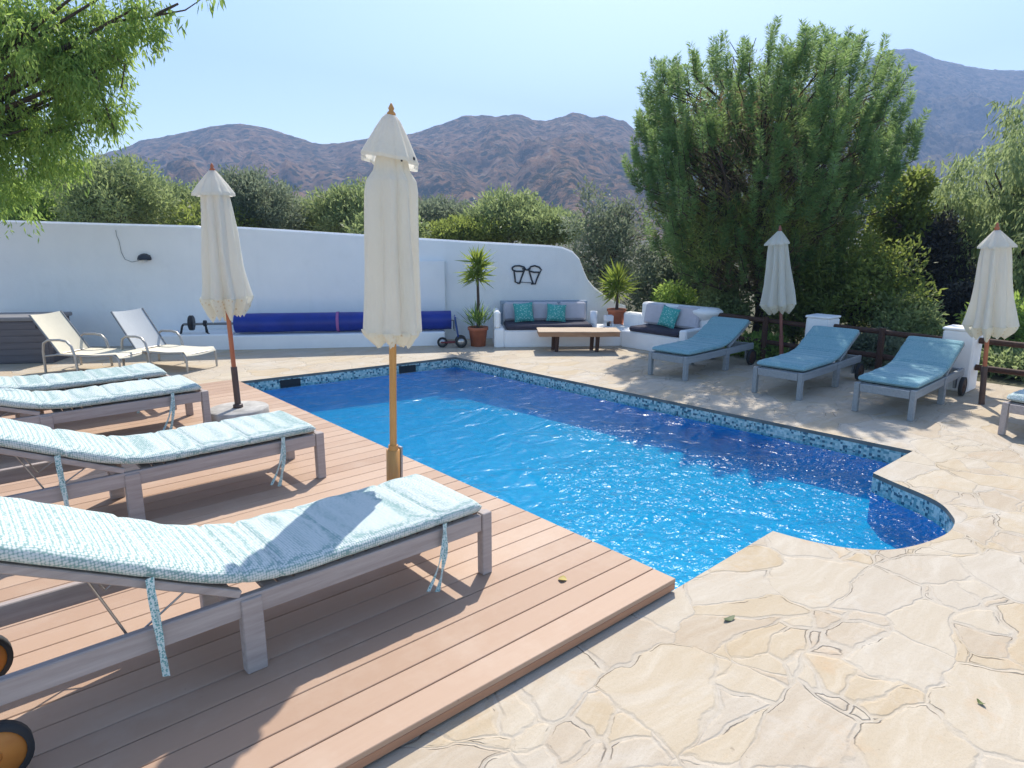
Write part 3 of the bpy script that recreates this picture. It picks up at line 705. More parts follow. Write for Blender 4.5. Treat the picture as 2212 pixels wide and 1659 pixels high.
# ------------------------------------------------------------------ cream sling chaises
def chaise(label, loc, rotz, sling_back):
    t = thing("chaise_longue", label, "lounge chair", loc, rotz, "cream chaises along the wall"); t.scale = (.82, .82, .80)
    hw = .31; seatz = .33
    # side rail path: foot leg bottom -> up -> seat -> hinge ; local +x from foot to head
    m = MB()
    for s in (-1, 1):
        y = s * hw
        m.tube([(-.02, y, .0), (-.02, y, .20), (.0, y, .29), (.07, y, seatz + .0), (.5, y, seatz - .035), (.9, y, seatz - .03), (1.12, y, seatz - .02)], .017, 10)
    m.tube([(.0, -hw, .29), (.0, hw, .29)], .015, 8); m.tube([(1.1, -hw, seatz - .02), (1.1, hw, seatz - .02)], .015, 8); m.build("frame", ALU, t)
    for s in (-1, 1):
        y = s * (hw + .045); m = MB()
        m.tube([(.72, y, 0), (.74, y, .30), (.78, y, .46), (.86, y, .54), (.98, y, .56), (1.20, y, .55), (1.29, y, .50), (1.32, y, .36), (1.33, y, 0)], .02, 10); m.tube([(.735, y, .27), (.735, s * hw, .29)], .014, 8); m.tube([(1.325, y, .28), (1.06, s * hw, .31)], .014, 8); m.build("arm", ALU, t)
    N = 24; vs = []; fs = []
    for i in range(N + 1):
        f = i / N; x = -.03 + 1.11 * f; z = (seatz + .012 - .035 * math.sin(min(1, f * 2) * math.pi / 2)) if f > .06 else (.27 + (seatz + .012 - .27) * math.sin(f / .06 * math.pi / 2))
        for j in range(9):
            g = j / 8 * 2 - 1; vs.append((x, g * (hw + .002), z + .012 - .02 * (1 - g * g)))
    for i in range(N):
        for j in range(8): fs.append((i * 9 + j, (i + 1) * 9 + j, (i + 1) * 9 + j + 1, i * 9 + j + 1))
    m = MB(); m.add(vs, fs, True); m.add([(a, b, c - .008) for a, b, c in vs], [f[::-1] for f in fs], True); m.build("seat", SLING, t)
    ang = R_(54); m = MB(); m2 = MB(); ca, sa = math.cos(ang), math.sin(ang)
    for s in (-1, 1): m.tube([(1.06 + k * ca, s * (hw - .01), .30 + k * sa) for k in (0, .3, .6, .80)], .015, 8)
    m.build("back_frame", DARKALU, t)
    vs = []; fs = []
    for i in range(13):
        k = .02 + .78 * i / 12
        for j in range(9):
            g = j / 8 * 2 - 1; b = .03 * (1 - g * g); vs.append((1.06 + k * ca + sa * b, g * (hw - .015), .30 + k * sa - ca * b + .004))
    for i in range(12):
        for j in range(8): fs.append((i * 9 + j, (i + 1) * 9 + j, (i + 1) * 9 + j + 1, i * 9 + j + 1))
    m2.add(vs, fs, True); m2.add([(a + .006, b, c - .006) for a, b, c in vs], [f[::-1] for f in fs], True); m2.build("backrest", sling_back, t)
    return t
# foot centres measured from the front legs
c1 = U(290, 803); c2 = U(436, 798)
chaise("cream mesh chaise with curved arms beside the dark storage box", (c1.x, c1.y, .001), R_(128), SLING)
chaise("cream mesh chaise with its back in shade, standing next to the cover reel", (c2.x, c2.y, .001), R_(118), SLING_SHADED)

# storage box
bx = U(116, 784); t_ = thing("storage_box", "dark grey plank-look storage box against the wall at the left edge", "storage box", (bx.x, bx.y, .001), wrot)
m = MB(); m.box(-1.5, 0, 0, .62, 0, .60, .01)
for i in range(6): m.box(-1.47, -.03, -.008, -.0005, .03 + i * .093, .03 + i * .093 + .082, .004)
m.build("body", BOXMAT, t_); m = MB(); m.box(-1.53, .03, -.03, .66, .603, .66, .012); m.build("lid", BOXLID, t_)
m = MB(); m.box(-.16, -.10, -.02, -.0085, .50, .59, .004); m.build("latch", BLACK, t_)

# ------------------------------------------------------------------ kick scooter
sp = U(992, 750); t_ = thing("kick_scooter", "small blue and black child's scooter leaning by the end of the ledge", "scooter", (sp.x, sp.y, .001), wrot)
m = MB(); m.box(-.30, .02, -.05, .05, .075, .10, .01); m.build("footboard", simple("red_plastic", (.16, .02, .025), .5), t_)
m = MB(); m.tube([(.0, 0, .10), (-.05, 0, .40), (-.06, 0, .50)], .016, 10); m.tube([(-.06, -.13, .50), (-.06, .13, .50)], .014, 8); m.build("steering_column", simple("blue_paint", (.02, .06, .22), .4), t_)
for x, y in ((.03, -.07), (.03, .07), (-.27, 0)):
    r_ = .095 if x > 0 else .085
    m = MB(); m.lathe([(.0, -.012), (r_ * .72, -.012), (r_ * .72, .012), (0, .012)], 20, (x, y, r_), 'Y'); wh = m.build("wheel", STEEL, t_)
    m = MB(); m.lathe([(r_ * .70, -.016), (r_, -.013), (r_, .013), (r_ * .70, .016), (r_ * .70, -.016)], 20, (x, y, r_), 'Y'); m.build("tyre", RUBBER, wh)

# ------------------------------------------------------------------ foliage helpers
def foliage(name, C, D, Ls, W, T, mat, parent=None):
    """C centres, D leaf directions, Ls lengths, W widths, T tint -> one mesh of pointed leaves"""
    n = len(C); D = D / np.linalg.norm(D, axis=1, keepdims=True)
    rnd = rng.normal(size=(n, 3)); Sd = np.cross(D, rnd); Sd /= np.linalg.norm(Sd, axis=1, keepdims=True) + 1e-9
    Ls = np.asarray(Ls)[:, None] * np.ones((n, 1)); W = np.asarray(W)[:, None] * np.ones((n, 1))
    V = np.empty((n, 4, 3)); V[:, 0] = C; V[:, 1] = C + D * Ls * .45 + Sd * W * .5; V[:, 2] = C + D * Ls; V[:, 3] = C + D * Ls * .45 - Sd * W * .5
    me = bpy.data.meshes.new(name); me.vertices.add(n * 4); me.vertices.foreach_set('co', V.reshape(-1).astype(np.float32))
    me.loops.add(n * 4); me.loops.foreach_set('vertex_index', np.arange(n * 4, dtype=np.int32)); me.polygons.add(n)
    me.polygons.foreach_set('loop_start', np.arange(0, n * 4, 4, dtype=np.int32)); me.polygons.foreach_set('loop_total', np.full(n, 4, dtype=np.int32))
    me.update(calc_edges=True); a = me.attributes.new('tint', 'FLOAT', 'POINT'); a.data.foreach_set('value', np.repeat(np.clip(T, 0, 1), 4).astype(np.float32))
    return link(name, me, mat, parent)
def shell_points(n, blobs, lo=.55):
    b = np.array(blobs, float); wgt = (b[:, 3] * b[:, 4] + b[:, 4] * b[:, 5] + b[:, 3] * b[:, 5]); i = rng.choice(len(b), n, p=wgt / wgt.sum())
    d = rng.normal(size=(n, 3)); d /= np.linalg.norm(d, axis=1, keepdims=True); r = lo + (1 - lo) * rng.random(n) ** .6
    return b[i, :3] + d * r[:, None] * b[i, 3:], d
def crown(name, blobs, ncl, nleaf, clr, ln, wd_, mat, parent, droop=0.0, up=0.0, lo=.5, tintbias=0.0):
    P, d = shell_points(ncl, blobs, lo); ct = rng.random(ncl)
    idx = np.repeat(np.arange(ncl), nleaf); n = len(idx)
    off = rng.normal(size=(n, 3)); off /= np.linalg.norm(off, axis=1, keepdims=True); off *= (clr * rng.random(n) ** .5)[:, None]
    if droop: off[:, 2] = -abs(off[:, 2]) * 2.2 * droop + off[:, 2] * (1 - droop); off[:, :2] *= (1 - .55 * droop)
    Cn = P[idx] + off; Dn = rng.normal(size=(n, 3)) + d[idx] * .6 + off / clr * .7
    Dn[:, 2] += up * 1.6 - droop * 2.4
    T = .55 * ct[idx] + .45 * rng.random(n) + tintbias
    return foliage(name, Cn, Dn, ln * (.6 + .8 * rng.random(n)), wd_ * (.7 + .6 * rng.random(n)), T, mat, parent)
def limbs(blobs, h0, n, r0, spread=.1, z0=0.0):
    m = MB()
    top = (0, 0, h0); m.tube([(0, 0, z0), (.03 * r0 * 10, .02, h0 * .5), top], [r0, r0 * .8, r0 * .65], 10)
    for i in range(n):
        b = blobs[i % len(blobs)]; e = Vector((b[0], b[1], b[2])) + Vector([random.uniform(-.6, .6) * b[3 + k] for k in range(3)])
        mid = Vector(top).lerp(e, .45) + Vector((random.uniform(-.2, .2), random.uniform(-.2, .2), .15 * b[5])); m.tube([top, mid, e], [r0 * .5, r0 * .28, r0 * .07], 7)
        for k in range(3):
            e2 = mid.lerp(e, .4 + .3 * k / 2) + Vector([random.uniform(-.5, .5) * b[3 + q] for q in range(3)]); m.tube([mid.lerp(e, .3 * k), e2], [r0 * .16, r0 * .04], 5)
    return m

# ------------------------------------------------------------------ potted yuccas
def rosette(c, n, ln, wd_, up, tint, jitter=.05, zr=.15):
    C = np.zeros((n, 3)); a = rng.random(n) * 2 * np.pi; C[:] = c; C[:, 2] += rng.random(n) * zr
    e = rng.uniform(up[0], up[1], n); D = np.stack([np.cos(a) * np.cos(e), np.sin(a) * np.cos(e), np.sin(e)], 1)
    return C, D, ln * (.75 + .5 * rng.random(n)), wd_ * np.ones(n), np.clip(tint + .5 * (e - up[0]) / (up[1] - up[0]) + .2 * rng.random(n), 0, 1)
def yucca(label, loc, pot_r, pot_h, trunk, head, lower, group="potted yuccas"):
    t = thing("potted_yucca", label, "potted plant", loc, 0, group)
    m = MB(); m.lathe([(0, 0), (pot_r * .72, 0), (pot_r * .92, pot_h * .84), (pot_r * 1.02, pot_h * .85), (pot_r * 1.02, pot_h), (pot_r * .9, pot_h), (pot_r * .88, pot_h * .9)], 28); p = m.build("pot", TERRA, t)
    m = MB(); m.lathe([(pot_r * .885, pot_h * .91), (0, pot_h * .93)], 20); m.build("soil", SOIL, p)
    m = MB(); m.tube([(0, 0, pot_h * .9), (.012, .0, pot_h + trunk * .5), (0, 0, pot_h + trunk)], [.03, .024, .02], 9); m.build("stem", BARK, t)
    parts = [rosette((0, 0, pot_h + trunk - .05), 190, head, .034, (-.75, 1.5), .1, zr=.30)]
    parts.append(rosette((0, 0, pot_h + trunk + .18), 34, head * .75, .032, (.9, 1.55), .65, zr=.05))
    A = [np.concatenate(x) for x in zip(*parts)]; foliage("leaf_rosette", *A[:2], A[2], A[3], A[4], L_YUCCA, t)
    if lower:
        A = rosette((0, 0, pot_h * .95), 120, lower, .016, (.35, 1.5), .0); foliage("under_grass", A[0] + rng.normal(size=A[0].shape) * [[.05, .05, 0]], A[1], A[2], A[3], A[4] * .5, L_PEPPER, t)
    return t
yp = U(1033, 747)
zpot = PLN(1033, 706, yp, FH).z
yucca("tall yucca in a terracotta pot beside the scooter, grass round its stem", (yp.x, yp.y, .001), .165, zpot, PLN(1033, 600, yp, FH).z - zpot, .34, .32)

# ------------------------------------------------------------------ masonry seats
bA = U(1068, 751); bB = U(1345, 747.5); bd = (bB - bA); bd.z = 0; BLn = bd.length; bd.normalize(); bn = Vector((-bd.y, bd.x, 0)); brot = math.atan2(bd.y, bd.x)
seat_z = PLN(1180, 713, bA, bn).z; back_z = PLN(1180, 650, bA + bn * .62, bn).z; arm_z = PLN(1080, 673, bA, bn).z
def bl(x, y, off=0.0): return (PLN(x, y, bA + bn * off, bn) - bA).dot(bd)
t_ = thing("built_in_seat", "white masonry bench with charcoal seat pad under the iron wall art", "bench", bA, brot)
ax = bl(1090, 712)
m = MB(); m.box(ax + .001, BLn + .12, 0, .70, -.01, seat_z, .02); m.build("base", WHITE, t_)
m = MB(); m.box(0, ax, -.004, .60, -.01, seat_z + .03, .02); m.box(.0, ax * .62, .0, .58, seat_z + .031, arm_z, .03); m.build("arm", WHITE, t_)
sx1 = bl(1280, 712)
m = MB(); m.box(ax + .02, sx1, -.01, .62, seat_z + .002, seat_z + .085, .03); m.build("seat_pad", NAVYCUSH, t_)
k = (sx1 - ax - .02) / 3
for i in range(3):
    Mx = Matrix.Translation((ax + .02 + k * (i + .5), .56, seat_z + .088)) @ Matrix.Rotation(R_(-12), 4, 'X')
    m = MB(); m.box(-k / 2 + .006, k / 2 - .006, -.05, .06, 0, back_z - seat_z - .10, .04, Mx); m.build("back_cushion", GREYCUSH, t_)
m = MB(); m.box(ax - .03, sx1 + .03, .66, .74, back_z - .06, back_z, .008); m.box(ax - .03, ax + .02, .665, .735, seat_z, back_z - .061, .006); m.box(sx1 - .02, sx1 + .03, .665, .735, seat_z, back_z - .061, .006); m.build("back_rail", simple("blue_grey_paint", (.30, .36, .43), .6), t_)
def cushion(name, label, cat, mat, loc, rot, w_, h_, d_, group=None):
    m = MB(); vs = []; fs = []; N = 14
    for s in (1, -1):
        for i in range(N + 1):
            for j in range(N + 1):
                u, v = i / N * 2 - 1, j / N * 2 - 1; pin = 1 - .07 * (1 - abs(u) ** 2) * (abs(v) ** 4); pin2 = 1 - .07 * (1 - abs(v) ** 2) * (abs(u) ** 4)
                th = d_ / 2 * ((1 - abs(u) ** 2.6) * (1 - abs(v) ** 2.6)) ** .5; vs.append((u * w_ / 2 * pin2, -s * th, v * h_ / 2 * pin + h_ / 2))
    q = (N + 1) ** 2
    for i in range(N):
        for j in range(N):
            a = i * (N + 1) + j; fs.append((a, a + N + 1, a + N + 2, a + 1)); fs.append((q + a, q + a + 1, q + a + N + 2, q + a + N + 1))
    m.add(vs, fs, True); o = m.build(name, mat); o.location = loc; o.rotation_euler = rot; return tag(o, label, cat, group)
GP = "turquoise scatter cushions on the masonry seats"
for x, lab, tw in ((1133, "turquoise patterned cushion on the white bench, nearer the potted yucca", -4), (1201, "turquoise patterned cushion in the middle of the white bench, slightly lower", 5)):
    q = PLN(x, 694, bA + bn * .36, bn); cushion("scatter_cushion", lab, "cushion", PILLOW, (q.x, q.y, seat_z + .089), (R_(-20), R_(tw), brot), .33, .33 if x < 1150 else .30, .13, GP)

# second seat turning towards the camera along the fence
cA = U(1338, 748); cB = U(1475, 771); cdv = (cB - cA); cdv.z = 0; CLn = cdv.length; cdv.normalize(); cn_ = Vector((-cdv.y, cdv.x, 0)); crot = math.atan2(cdv.y, cdv.x)
def cl(x, y, off=0.0): return (PLN(x, y, cA + cn_ * off, cn_) - cA).dot(cdv)
t_ = thing("built_in_seat", "white masonry corner seat by the fence with a stepped back wall", "bench", cA, crot)
sz2 = PLN(1400, 721, cA, cn_).z
ce = cl(1466, 728)
m = MB(); m.box(.02, ce, .002, .52, -.01, sz2, .02); m.build("base", WHITE, t_)
bz2 = PLN(1420, 655, cA + cn_ * .55, cn_).z; bz1 = PLN(1370, 676, cA + cn_ * .55, cn_).z
q0, q1, q2 = cl(1347, 690, .55), cl(1386, 690, .55), cl(1500, 690, .55)
m = MB(); m.box(q0, q1, .522, .72, -.01, bz1, .03); m.box(q1 + .002, ce + .14, .522, .72, -.01, bz2, .03); m.build("back_wall", WHITE, t_)
az2 = PLN(1500, 690, cA, cn_).z
m = MB(); m.box(ce + .002, ce + .14, -.01, .52, -.01, sz2 + .12, .02); m.build("arm", WHITE, t_)
m = MB(); m.box(cl(1358, 715), ce - .02, -.012, .50, sz2 + .002, sz2 + .082, .03); m.build("seat_pad", NAVYCUSH, t_)
for x0, x1 in ((1390, 1430), (1456, 1506)):
    a0, a1 = cl(x0, 690, .42), cl(x1, 690, .42)
    Mx = Matrix.Translation(((a0 + a1) / 2, .44, sz2 + .085)) @ Matrix.Rotation(R_(-12), 4, 'X'); m = MB(); m.box(-(a1 - a0) / 2, (a1 - a0) / 2, -.05, .05, 0, bz2 - sz2 - .08, .04, Mx); m.build("back_cushion", GREYCUSH, t_)
q = PLN(1437, 700, cA + cn_ * .30, cn_); cushion("scatter_cushion", "turquoise patterned cushion on the corner seat by the fence", "cushion", PILLOW, (q.x, q.y, sz2 + .087), (R_(-18), R_(8), crot), .33, .33, .13, GP)

# white block that closes the corner between the two seats, with lanterns on it
cb = bA + bd * (BLn + .13); t_ = MB()
corner = t_.box(0, .75, .15, .95, -.01, seat_z - .02, .02).build("corner_plinth", WHITE); corner.location = cb; corner.rotation_euler = (0, 0, brot); tag(corner, "low white masonry block filling the corner between the two seats", "plinth")
def lantern(label, px, py, w_, h_, dark):
    q = PLN(px, py, bA + bn * .25, bn); zb = seat_z
    t = thing("lantern", label, "lantern", (q.x, q.y, zb + .002), brot, "lanterns on the bench corner")
    if not dark:
        m = MB(); m.lathe([(0, 0), (w_ / 2, 0), (w_ / 2, h_), (w_ / 2 - .012, h_), (w_ / 2 - .012, .02)], 22); m.build("shade", simple("white_enamel", (.78, .80, .84), .4, .05), t); m = MB(); m.lathe([(0, .02), (.03, .02), (.03, .12), (0, .125)], 12); m.build("candle", simple("wax", (.75, .7, .6), .6), t)
    else:
        m = MB(); m.box(-w_ / 2, w_ / 2, -w_ / 2, w_ / 2, 0, .018, .003); m.box(-w_ / 2, w_ / 2, -w_ / 2, w_ / 2, h_ * .52, h_, .01)
        for a in (-1, 1):
            for b in (-1, 1): m.box(a * (w_ / 2 - .01) - .008, a * (w_ / 2 - .01) + .008, b * (w_ / 2 - .01) - .008, b * (w_ / 2 - .01) + .008, .0185, h_ * .519, .002)
        m.build("body", simple("white_painted_wood", (.74, .75, .78), .6, .08), t); m = MB(); m.lathe([(0, .019), (.028, .019), (.028, .08), (0, .085)], 12); m.build("candle", IRON, t)
lantern("tall white cylinder candle lantern on the end of the bench", 1282, 705, .115, .27, False)
lantern("small white wooden lantern with dark candle on the bench corner", 1314, 708, .14, .20, True)

yq = PLN(1331, 700, bA + bn * .75, bn); zb_ = PLN(1331, 702, yq, FH).z
yucca("short spiky yucca in a terracotta pot behind the lanterns", (yq.x, yq.y, seat_z - .018), .165, PLN(1331, 667, yq, FH).z - seat_z + .018, .27, .38, 0)

# wrought iron wall art: two planter outlines
P = WP(1138, 592); t_ = thing("wall_art", "black iron outline of two flower pots hung on the white wall", "wall art", P - wn * .02, wrot)
def loc_(x, y): return inv @ (WP(x, y, .0) - P)
m = MB()
for pts in ([(1106, 578), (1112, 574.5), (1122, 574), (1132, 577), (1136, 582), (1128, 586), (1115, 586), (1107, 583), (1106, 578)], [(1141, 582), (1146, 576), (1155, 574), (1164, 577), (1169, 583), (1166, 588), (1153, 588), (1143, 585), (1141, 582)],
            [(1110, 585), (1113, 609), (1122, 612)], [(1132, 584), (1126, 600), (1122, 612), (1117, 612)], [(1143, 586), (1148, 604), (1152, 613)], [(1166, 587), (1159, 603), (1156, 613), (1147, 613)], [(1128, 580), (1138, 583), (1146, 580)], [(1121, 609), (1152, 611)]):
    m.tube([loc_(*q) for q in pts], .014 if len(pts) > 2 else .006, 8)
m.build("iron_frame", IRON, t_)

# rustic coffee table
ta, tb = U(1190, 757), U(1294, 757); tc = (ta + tb) / 2; tdir = (tb - ta).normalized(); trot = math.atan2(tdir.y, tdir.x)
t_ = thing("coffee_table", "rustic thick wooden slab table in front of the white bench", "table", (tc.x, tc.y, .001), trot)
tz = PLN(1245, 712, tc, Vector((-tdir.y, tdir.x, 0))).z
tl0 = (PLN(1156, 715, tc, Vector((-tdir.y, tdir.x, 0))) - tc).dot(tdir); tl1 = (PLN(1336, 715, tc, Vector((-tdir.y, tdir.x, 0))) - tc).dot(tdir)
def slab(z0, z1, inset, jag, nm, mat):
    m = MB(); N = 26; pts = []
    for i in range(N + 1): f = i / N; pts.append((tl0 + inset + (tl1 - tl0 - 2 * inset) * f, -.25 + inset + .022 * mnoise.noise(Vector((f * 5, 1, jag)))))
    for i in range(N + 1): f = 1 - i / N; pts.append((tl0 + inset + (tl1 - tl0 - 2 * inset) * f, .25 - inset + .022 * mnoise.noise(Vector((f * 5, 7, jag)))))
    pts[0] = (pts[0][0] + .04, pts[0][1] + .03); pts[-1] = (pts[-1][0] + .03, pts[-1][1] - .03)
    m.prism(pts, z0, z1); m.build(nm, mat, t_)
slab(tz - .08, tz - .012, .012, 2, "slab", PLANK); slab(tz - .0115, tz, .0, 2, "slab_top", PLANKTOP)
for lx in (-.27, -.10, .0, .0):
    pass
for lx, ly in ((-.34, .09), (-.30, -.12), (.27, .09), (.33, -.12)):
    m = MB(); m.tube([(lx, ly, 0), (lx + .01, ly, tz - .079)], [.03, .035], 10); m.build("leg", DARKWOOD, t_)

# ------------------------------------------------------------------ fence: white pillars and dark rails
def pillar(label, x, y, w_, h_, cap):
    t = thing("fence_pillar", label, "pillar", (x, y, .001), 0, "white fence pillars")
    m = MB(); m.box(-w_ / 2, w_ / 2, -w_ / 2, w_ / 2, 0, h_, .02); m.build("shaft", WHITE, t)
    if cap: m = MB(); m.lathe([(0, h_ - .09), (w_ * .55, h_ - .07), (w_ * .92, h_ + .03), (w_ * .95, h_ + .07), (w_ * .7, h_ + .11), (0, h_ + .125)], 24); m.build("cap", WHITE, t)
    else: m = MB(); m.box(-w_ / 2 - .008, w_ / 2 + .008, -w_ / 2 - .008, w_ / 2 + .008, h_ + .0005, h_ + .03, .012); m.build("cap", WHITE, t)
FX = 9.05
PIL = [(5.78, .25, .57, True, "white fence pillar with a flared round cap behind the corner seat"), (4.0, .32, .70, False, "white square fence pillar between two teal loungers, in deep shade"), (2.36, .33, .71, False, "white square fence pillar beside the rightmost parasol"), (.3, .33, .71, False, "white square fence pillar at the end of the fence beyond the right edge")]
for y, w_, h_, c, lab in PIL[:3]: pillar(lab, FX, y, w_, h_, c)
for (ya, yb, lab) in ((5.66, 4.16, "dark brown two-rail fence section under the big pine"), (3.84, 2.53, "dark brown two-rail fence section between the two square pillars"), (2.19, -.6, "dark brown two-rail fence section behind the rightmost parasol")):
    t_ = thing("rail_fence", lab, "fence", (FX, ya, .001), 0, "dark rail fence sections")
    for z in (.60, .29):
        m = MB(); L_ = ya - yb; N = 8; m.tube([(.02 * mnoise.noise(Vector((i, z, ya))), -L_ * i / N, z - .03 * i / N + .012 * mnoise.noise(Vector((i * 2.1, ya, z)))) for i in range(N + 1)], [.034 + .006 * mnoise.noise(Vector((i, 3, ya))) for i in range(N + 1)], 10); m.build("rail", DARKWOOD, t_)
    m = MB(); py_ = -L_ * (.47 if ya < 4.5 else .58); m.tube([(-.045, py_, 0), (-.045, py_, .64)], .04, 10); m.build("post", DARKWOOD, t_)

# ------------------------------------------------------------------ fallen leaves and small bits
def fallen(label, px, py, z, ln, wd_, rot, col):
    P = U(px, py, z); m = MB(); vs = [(0, 0, .004)]; pts = []
    for i in range(12):
        a = 2 * math.pi * i / 12; r = 1 - .25 * abs(math.sin(a)); pts.append((ln / 2 * math.cos(a) * r, wd_ / 2 * math.sin(a), .002 + .010 * abs(math.cos(a)) ** 2))
    m.add(vs + pts, [(0, i + 1, (i + 1) % 12 + 1) for i in range(12)], True); o = m.build("fallen_leaf", simple("leaf_" + str(px), col, .6, .2)); o.location = (P.x, P.y, z + .002); o.rotation_euler = (0, 0, rot)
    tag(o, label, "leaf", "fallen leaves")
fallen("dark green fallen leaf lying on the pale flagstones near the deck corner", 1575, 1339, 0, .075, .032, -.2, (.06, .09, .02))
fallen("yellow round fallen leaf lying on the wooden deck", 1215, 1253, DZ, .05, .045, .6, (.40, .30, .05))
fallen("tiny green fallen leaf on the flagstones near the right edge", 2118, 1521, 0, .035, .02, 1.2, (.09, .12, .02))
# ------------------------------------------------------------------ pine
def pine():
    D0 = 11.3; b = AT(1640, 760, D0); b.z = 0
    ax = AT(1652, 230, D0)
    zf = lambda y: AT(1668, y, D0).z
    t = thing("pine_tree", "large broad pine with upright candle-like tips towering behind the fence", "tree", (b.x, b.y, -.03))
    off = Vector((ax.x - b.x, ax.y - b.y, 0))
    prof = [(zf(128), .5), (zf(142), 1.05), (zf(172), 1.5), (zf(225), 1.85), (zf(285), 2.05), (zf(350), 2.08), (zf(430), 1.85), (zf(500), 1.62), (zf(560), 1.32), (zf(620), .95)]
    zs = np.array([p[0] for p in prof][::-1]); rs_ = np.array([p[1] * 1.0 for p in prof][::-1])
    n = 1250; z = rng.uniform(zs[0], zs[-1], n * 4); r_ = np.interp(z, zs, rs_); keep = rng.random(n * 4) < (r_ / 2.0); z = z[keep][:n]; n = len(z); r_ = np.interp(z, zs, rs_)
    th = rng.random(n) * 2 * np.pi
    gap = np.array([mnoise.noise(Vector((math.cos(a) * 2.3, math.sin(a) * 2.3, zz * 1.5 + 5))) for a, zz in zip(th, z)]); ok = gap > -.14 + .10 * (rng.random(n) - .5)
    z, r_, th = z[ok], r_[ok], th[ok]; n = len(z)
    lump = np.array([1 + .24 * mnoise.noise(Vector((math.cos(a) * 2.1, math.sin(a) * 2.1, zz * 1.1))) for a, zz in zip(th, z)])
    rad = r_ * lump * (.70 + .30 * rng.random(n) ** .6)
    C = np.stack([off.x + rad * np.cos(th), off.y + rad * np.sin(th), z], 1)
    hi = np.clip((z - zs[0]) / (zs[-1] - zs[0]), 0, 1)
    A = np.stack([.26 * np.cos(th), .26 * np.sin(th), .75 + .55 * hi], 1) + rng.normal(size=(n, 3)) * .13
    A /= np.linalg.norm(A, axis=1, keepdims=True)
    bl_ = (.32 + .18 * rng.random(n)) * (.8 + .3 * hi - .35 * np.clip(hi - .85, 0, 1) * 4)
    dens_ = np.where(hi < .40, 120, 190); idx = np.repeat(np.arange(n), dens_); N = len(idx)
    f = .96 * rng.random(N); P = C[idx] + A[idx] * (bl_[idx] * f)[:, None]
    q = rng.normal(size=(N, 3)); q -= A[idx] * np.sum(q * A[idx], 1)[:, None]; q /= np.linalg.norm(q, axis=1, keepdims=True)
    Dn = q * 1.0 + A[idx] * (.40 + .45 * f ** 3)[:, None]
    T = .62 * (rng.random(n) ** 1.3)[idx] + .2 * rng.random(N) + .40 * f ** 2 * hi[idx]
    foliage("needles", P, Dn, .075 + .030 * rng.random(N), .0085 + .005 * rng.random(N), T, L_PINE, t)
    # looser, yellower growth filling the lower half
    lowb = [(off.x + 1.15 * math.cos(a), off.y + 1.15 * math.sin(a), zf(y_), .62, .62, .55) for a, y_ in ((0.3, 470), (1.3, 520), (2.2, 450), (3.1, 500), (4.0, 470), (4.9, 540), (5.7, 460))] + [(off.x, off.y, zf(500), 1.1, 1.1, .9)]
    crown("lower_foliage", lowb, 420, 70, .20, .10, .013, L_PINELOW, t, 0, .4, .3)
    coreb = [(off.x + .8 * math.cos(a), off.y + .8 * math.sin(a), zf(y_), .85, .85, .75) for a, y_ in ((0.3, 300), (1.6, 250), (2.8, 320), (4.1, 270), (5.4, 330))] + [(off.x, off.y, zf(230), .9, .9, .8)]
    crown("inner_foliage", coreb, 430, 60, .20, .09, .014, L_PINE, t, 0, .5, .2, -.12)
    crown("brown_clumps", coreb, 75, 60, .17, .08, .012, L_DRY, t, 0, .3, .75, .15)
    # dry inner twigs and brown needles
    n2 = 14000; z2 = rng.uniform(zs[0], zs[-1] * .86, n2); r2 = np.interp(z2, zs, rs_) * rng.random(n2) ** .5 * .82; th2 = rng.random(n2) * 6.283
    C2 = np.stack([off.x + r2 * np.cos(th2), off.y + r2 * np.sin(th2), z2], 1); D2 = rng.normal(size=(n2, 3)); D2[:, 2] += .4
    foliage("dry_needles", C2, D2, .10 + .10 * rng.random(n2), .010 + .014 * rng.random(n2), rng.random(n2), L_DRY, t)
    m = MB(); m.tube([(0, 0, 0), (.03, .0, .55), (off.x * .5, off.y * .5, 1.3), (off.x, off.y, 2.2), (off.x * 1.1, off.y * 1.1, 3.6), (off.x, off.y, 4.5)], [.17, .135, .115, .085, .05, .02], 12)
    for i in range(20):
        a = i * 2.4; z0 = .75 + 2.2 * i / 20; s = min(1, z0 / 2.2); p0 = Vector((off.x * s, off.y * s, z0)); zt = z0 + 1.0 + random.random() * .9; rr = float(np.interp(zt, zs, rs_)) * .8
        e = Vector((off.x + rr * math.cos(a), off.y + rr * math.sin(a), zt)); mid = p0.lerp(e, .55) - Vector((0, 0, .22)); m.tube([p0, mid, e], [.06, .036, .012], 7)
        for k in range(5):
            g = p0.lerp(e, .4 + .12 * k); g2 = g + Vector((random.uniform(-.5, .5), random.uniform(-.5, .5), random.uniform(.3, .8))); m.tube([g, g2], [.015, .005], 5)
    for i in rng.choice(n, 260, replace=False):
        c = Vector(C[i]); s = min(1, c.z / 2.2); base = Vector((off.x * s, off.y * s, max(.7, c.z - .7))); g = base.lerp(c, .35); m.tube([g, c, c + Vector(A[i]) * bl_[i] * .8], [.012, .008, .003], 4)
    m.build("trunk", BARK, t)
pine()

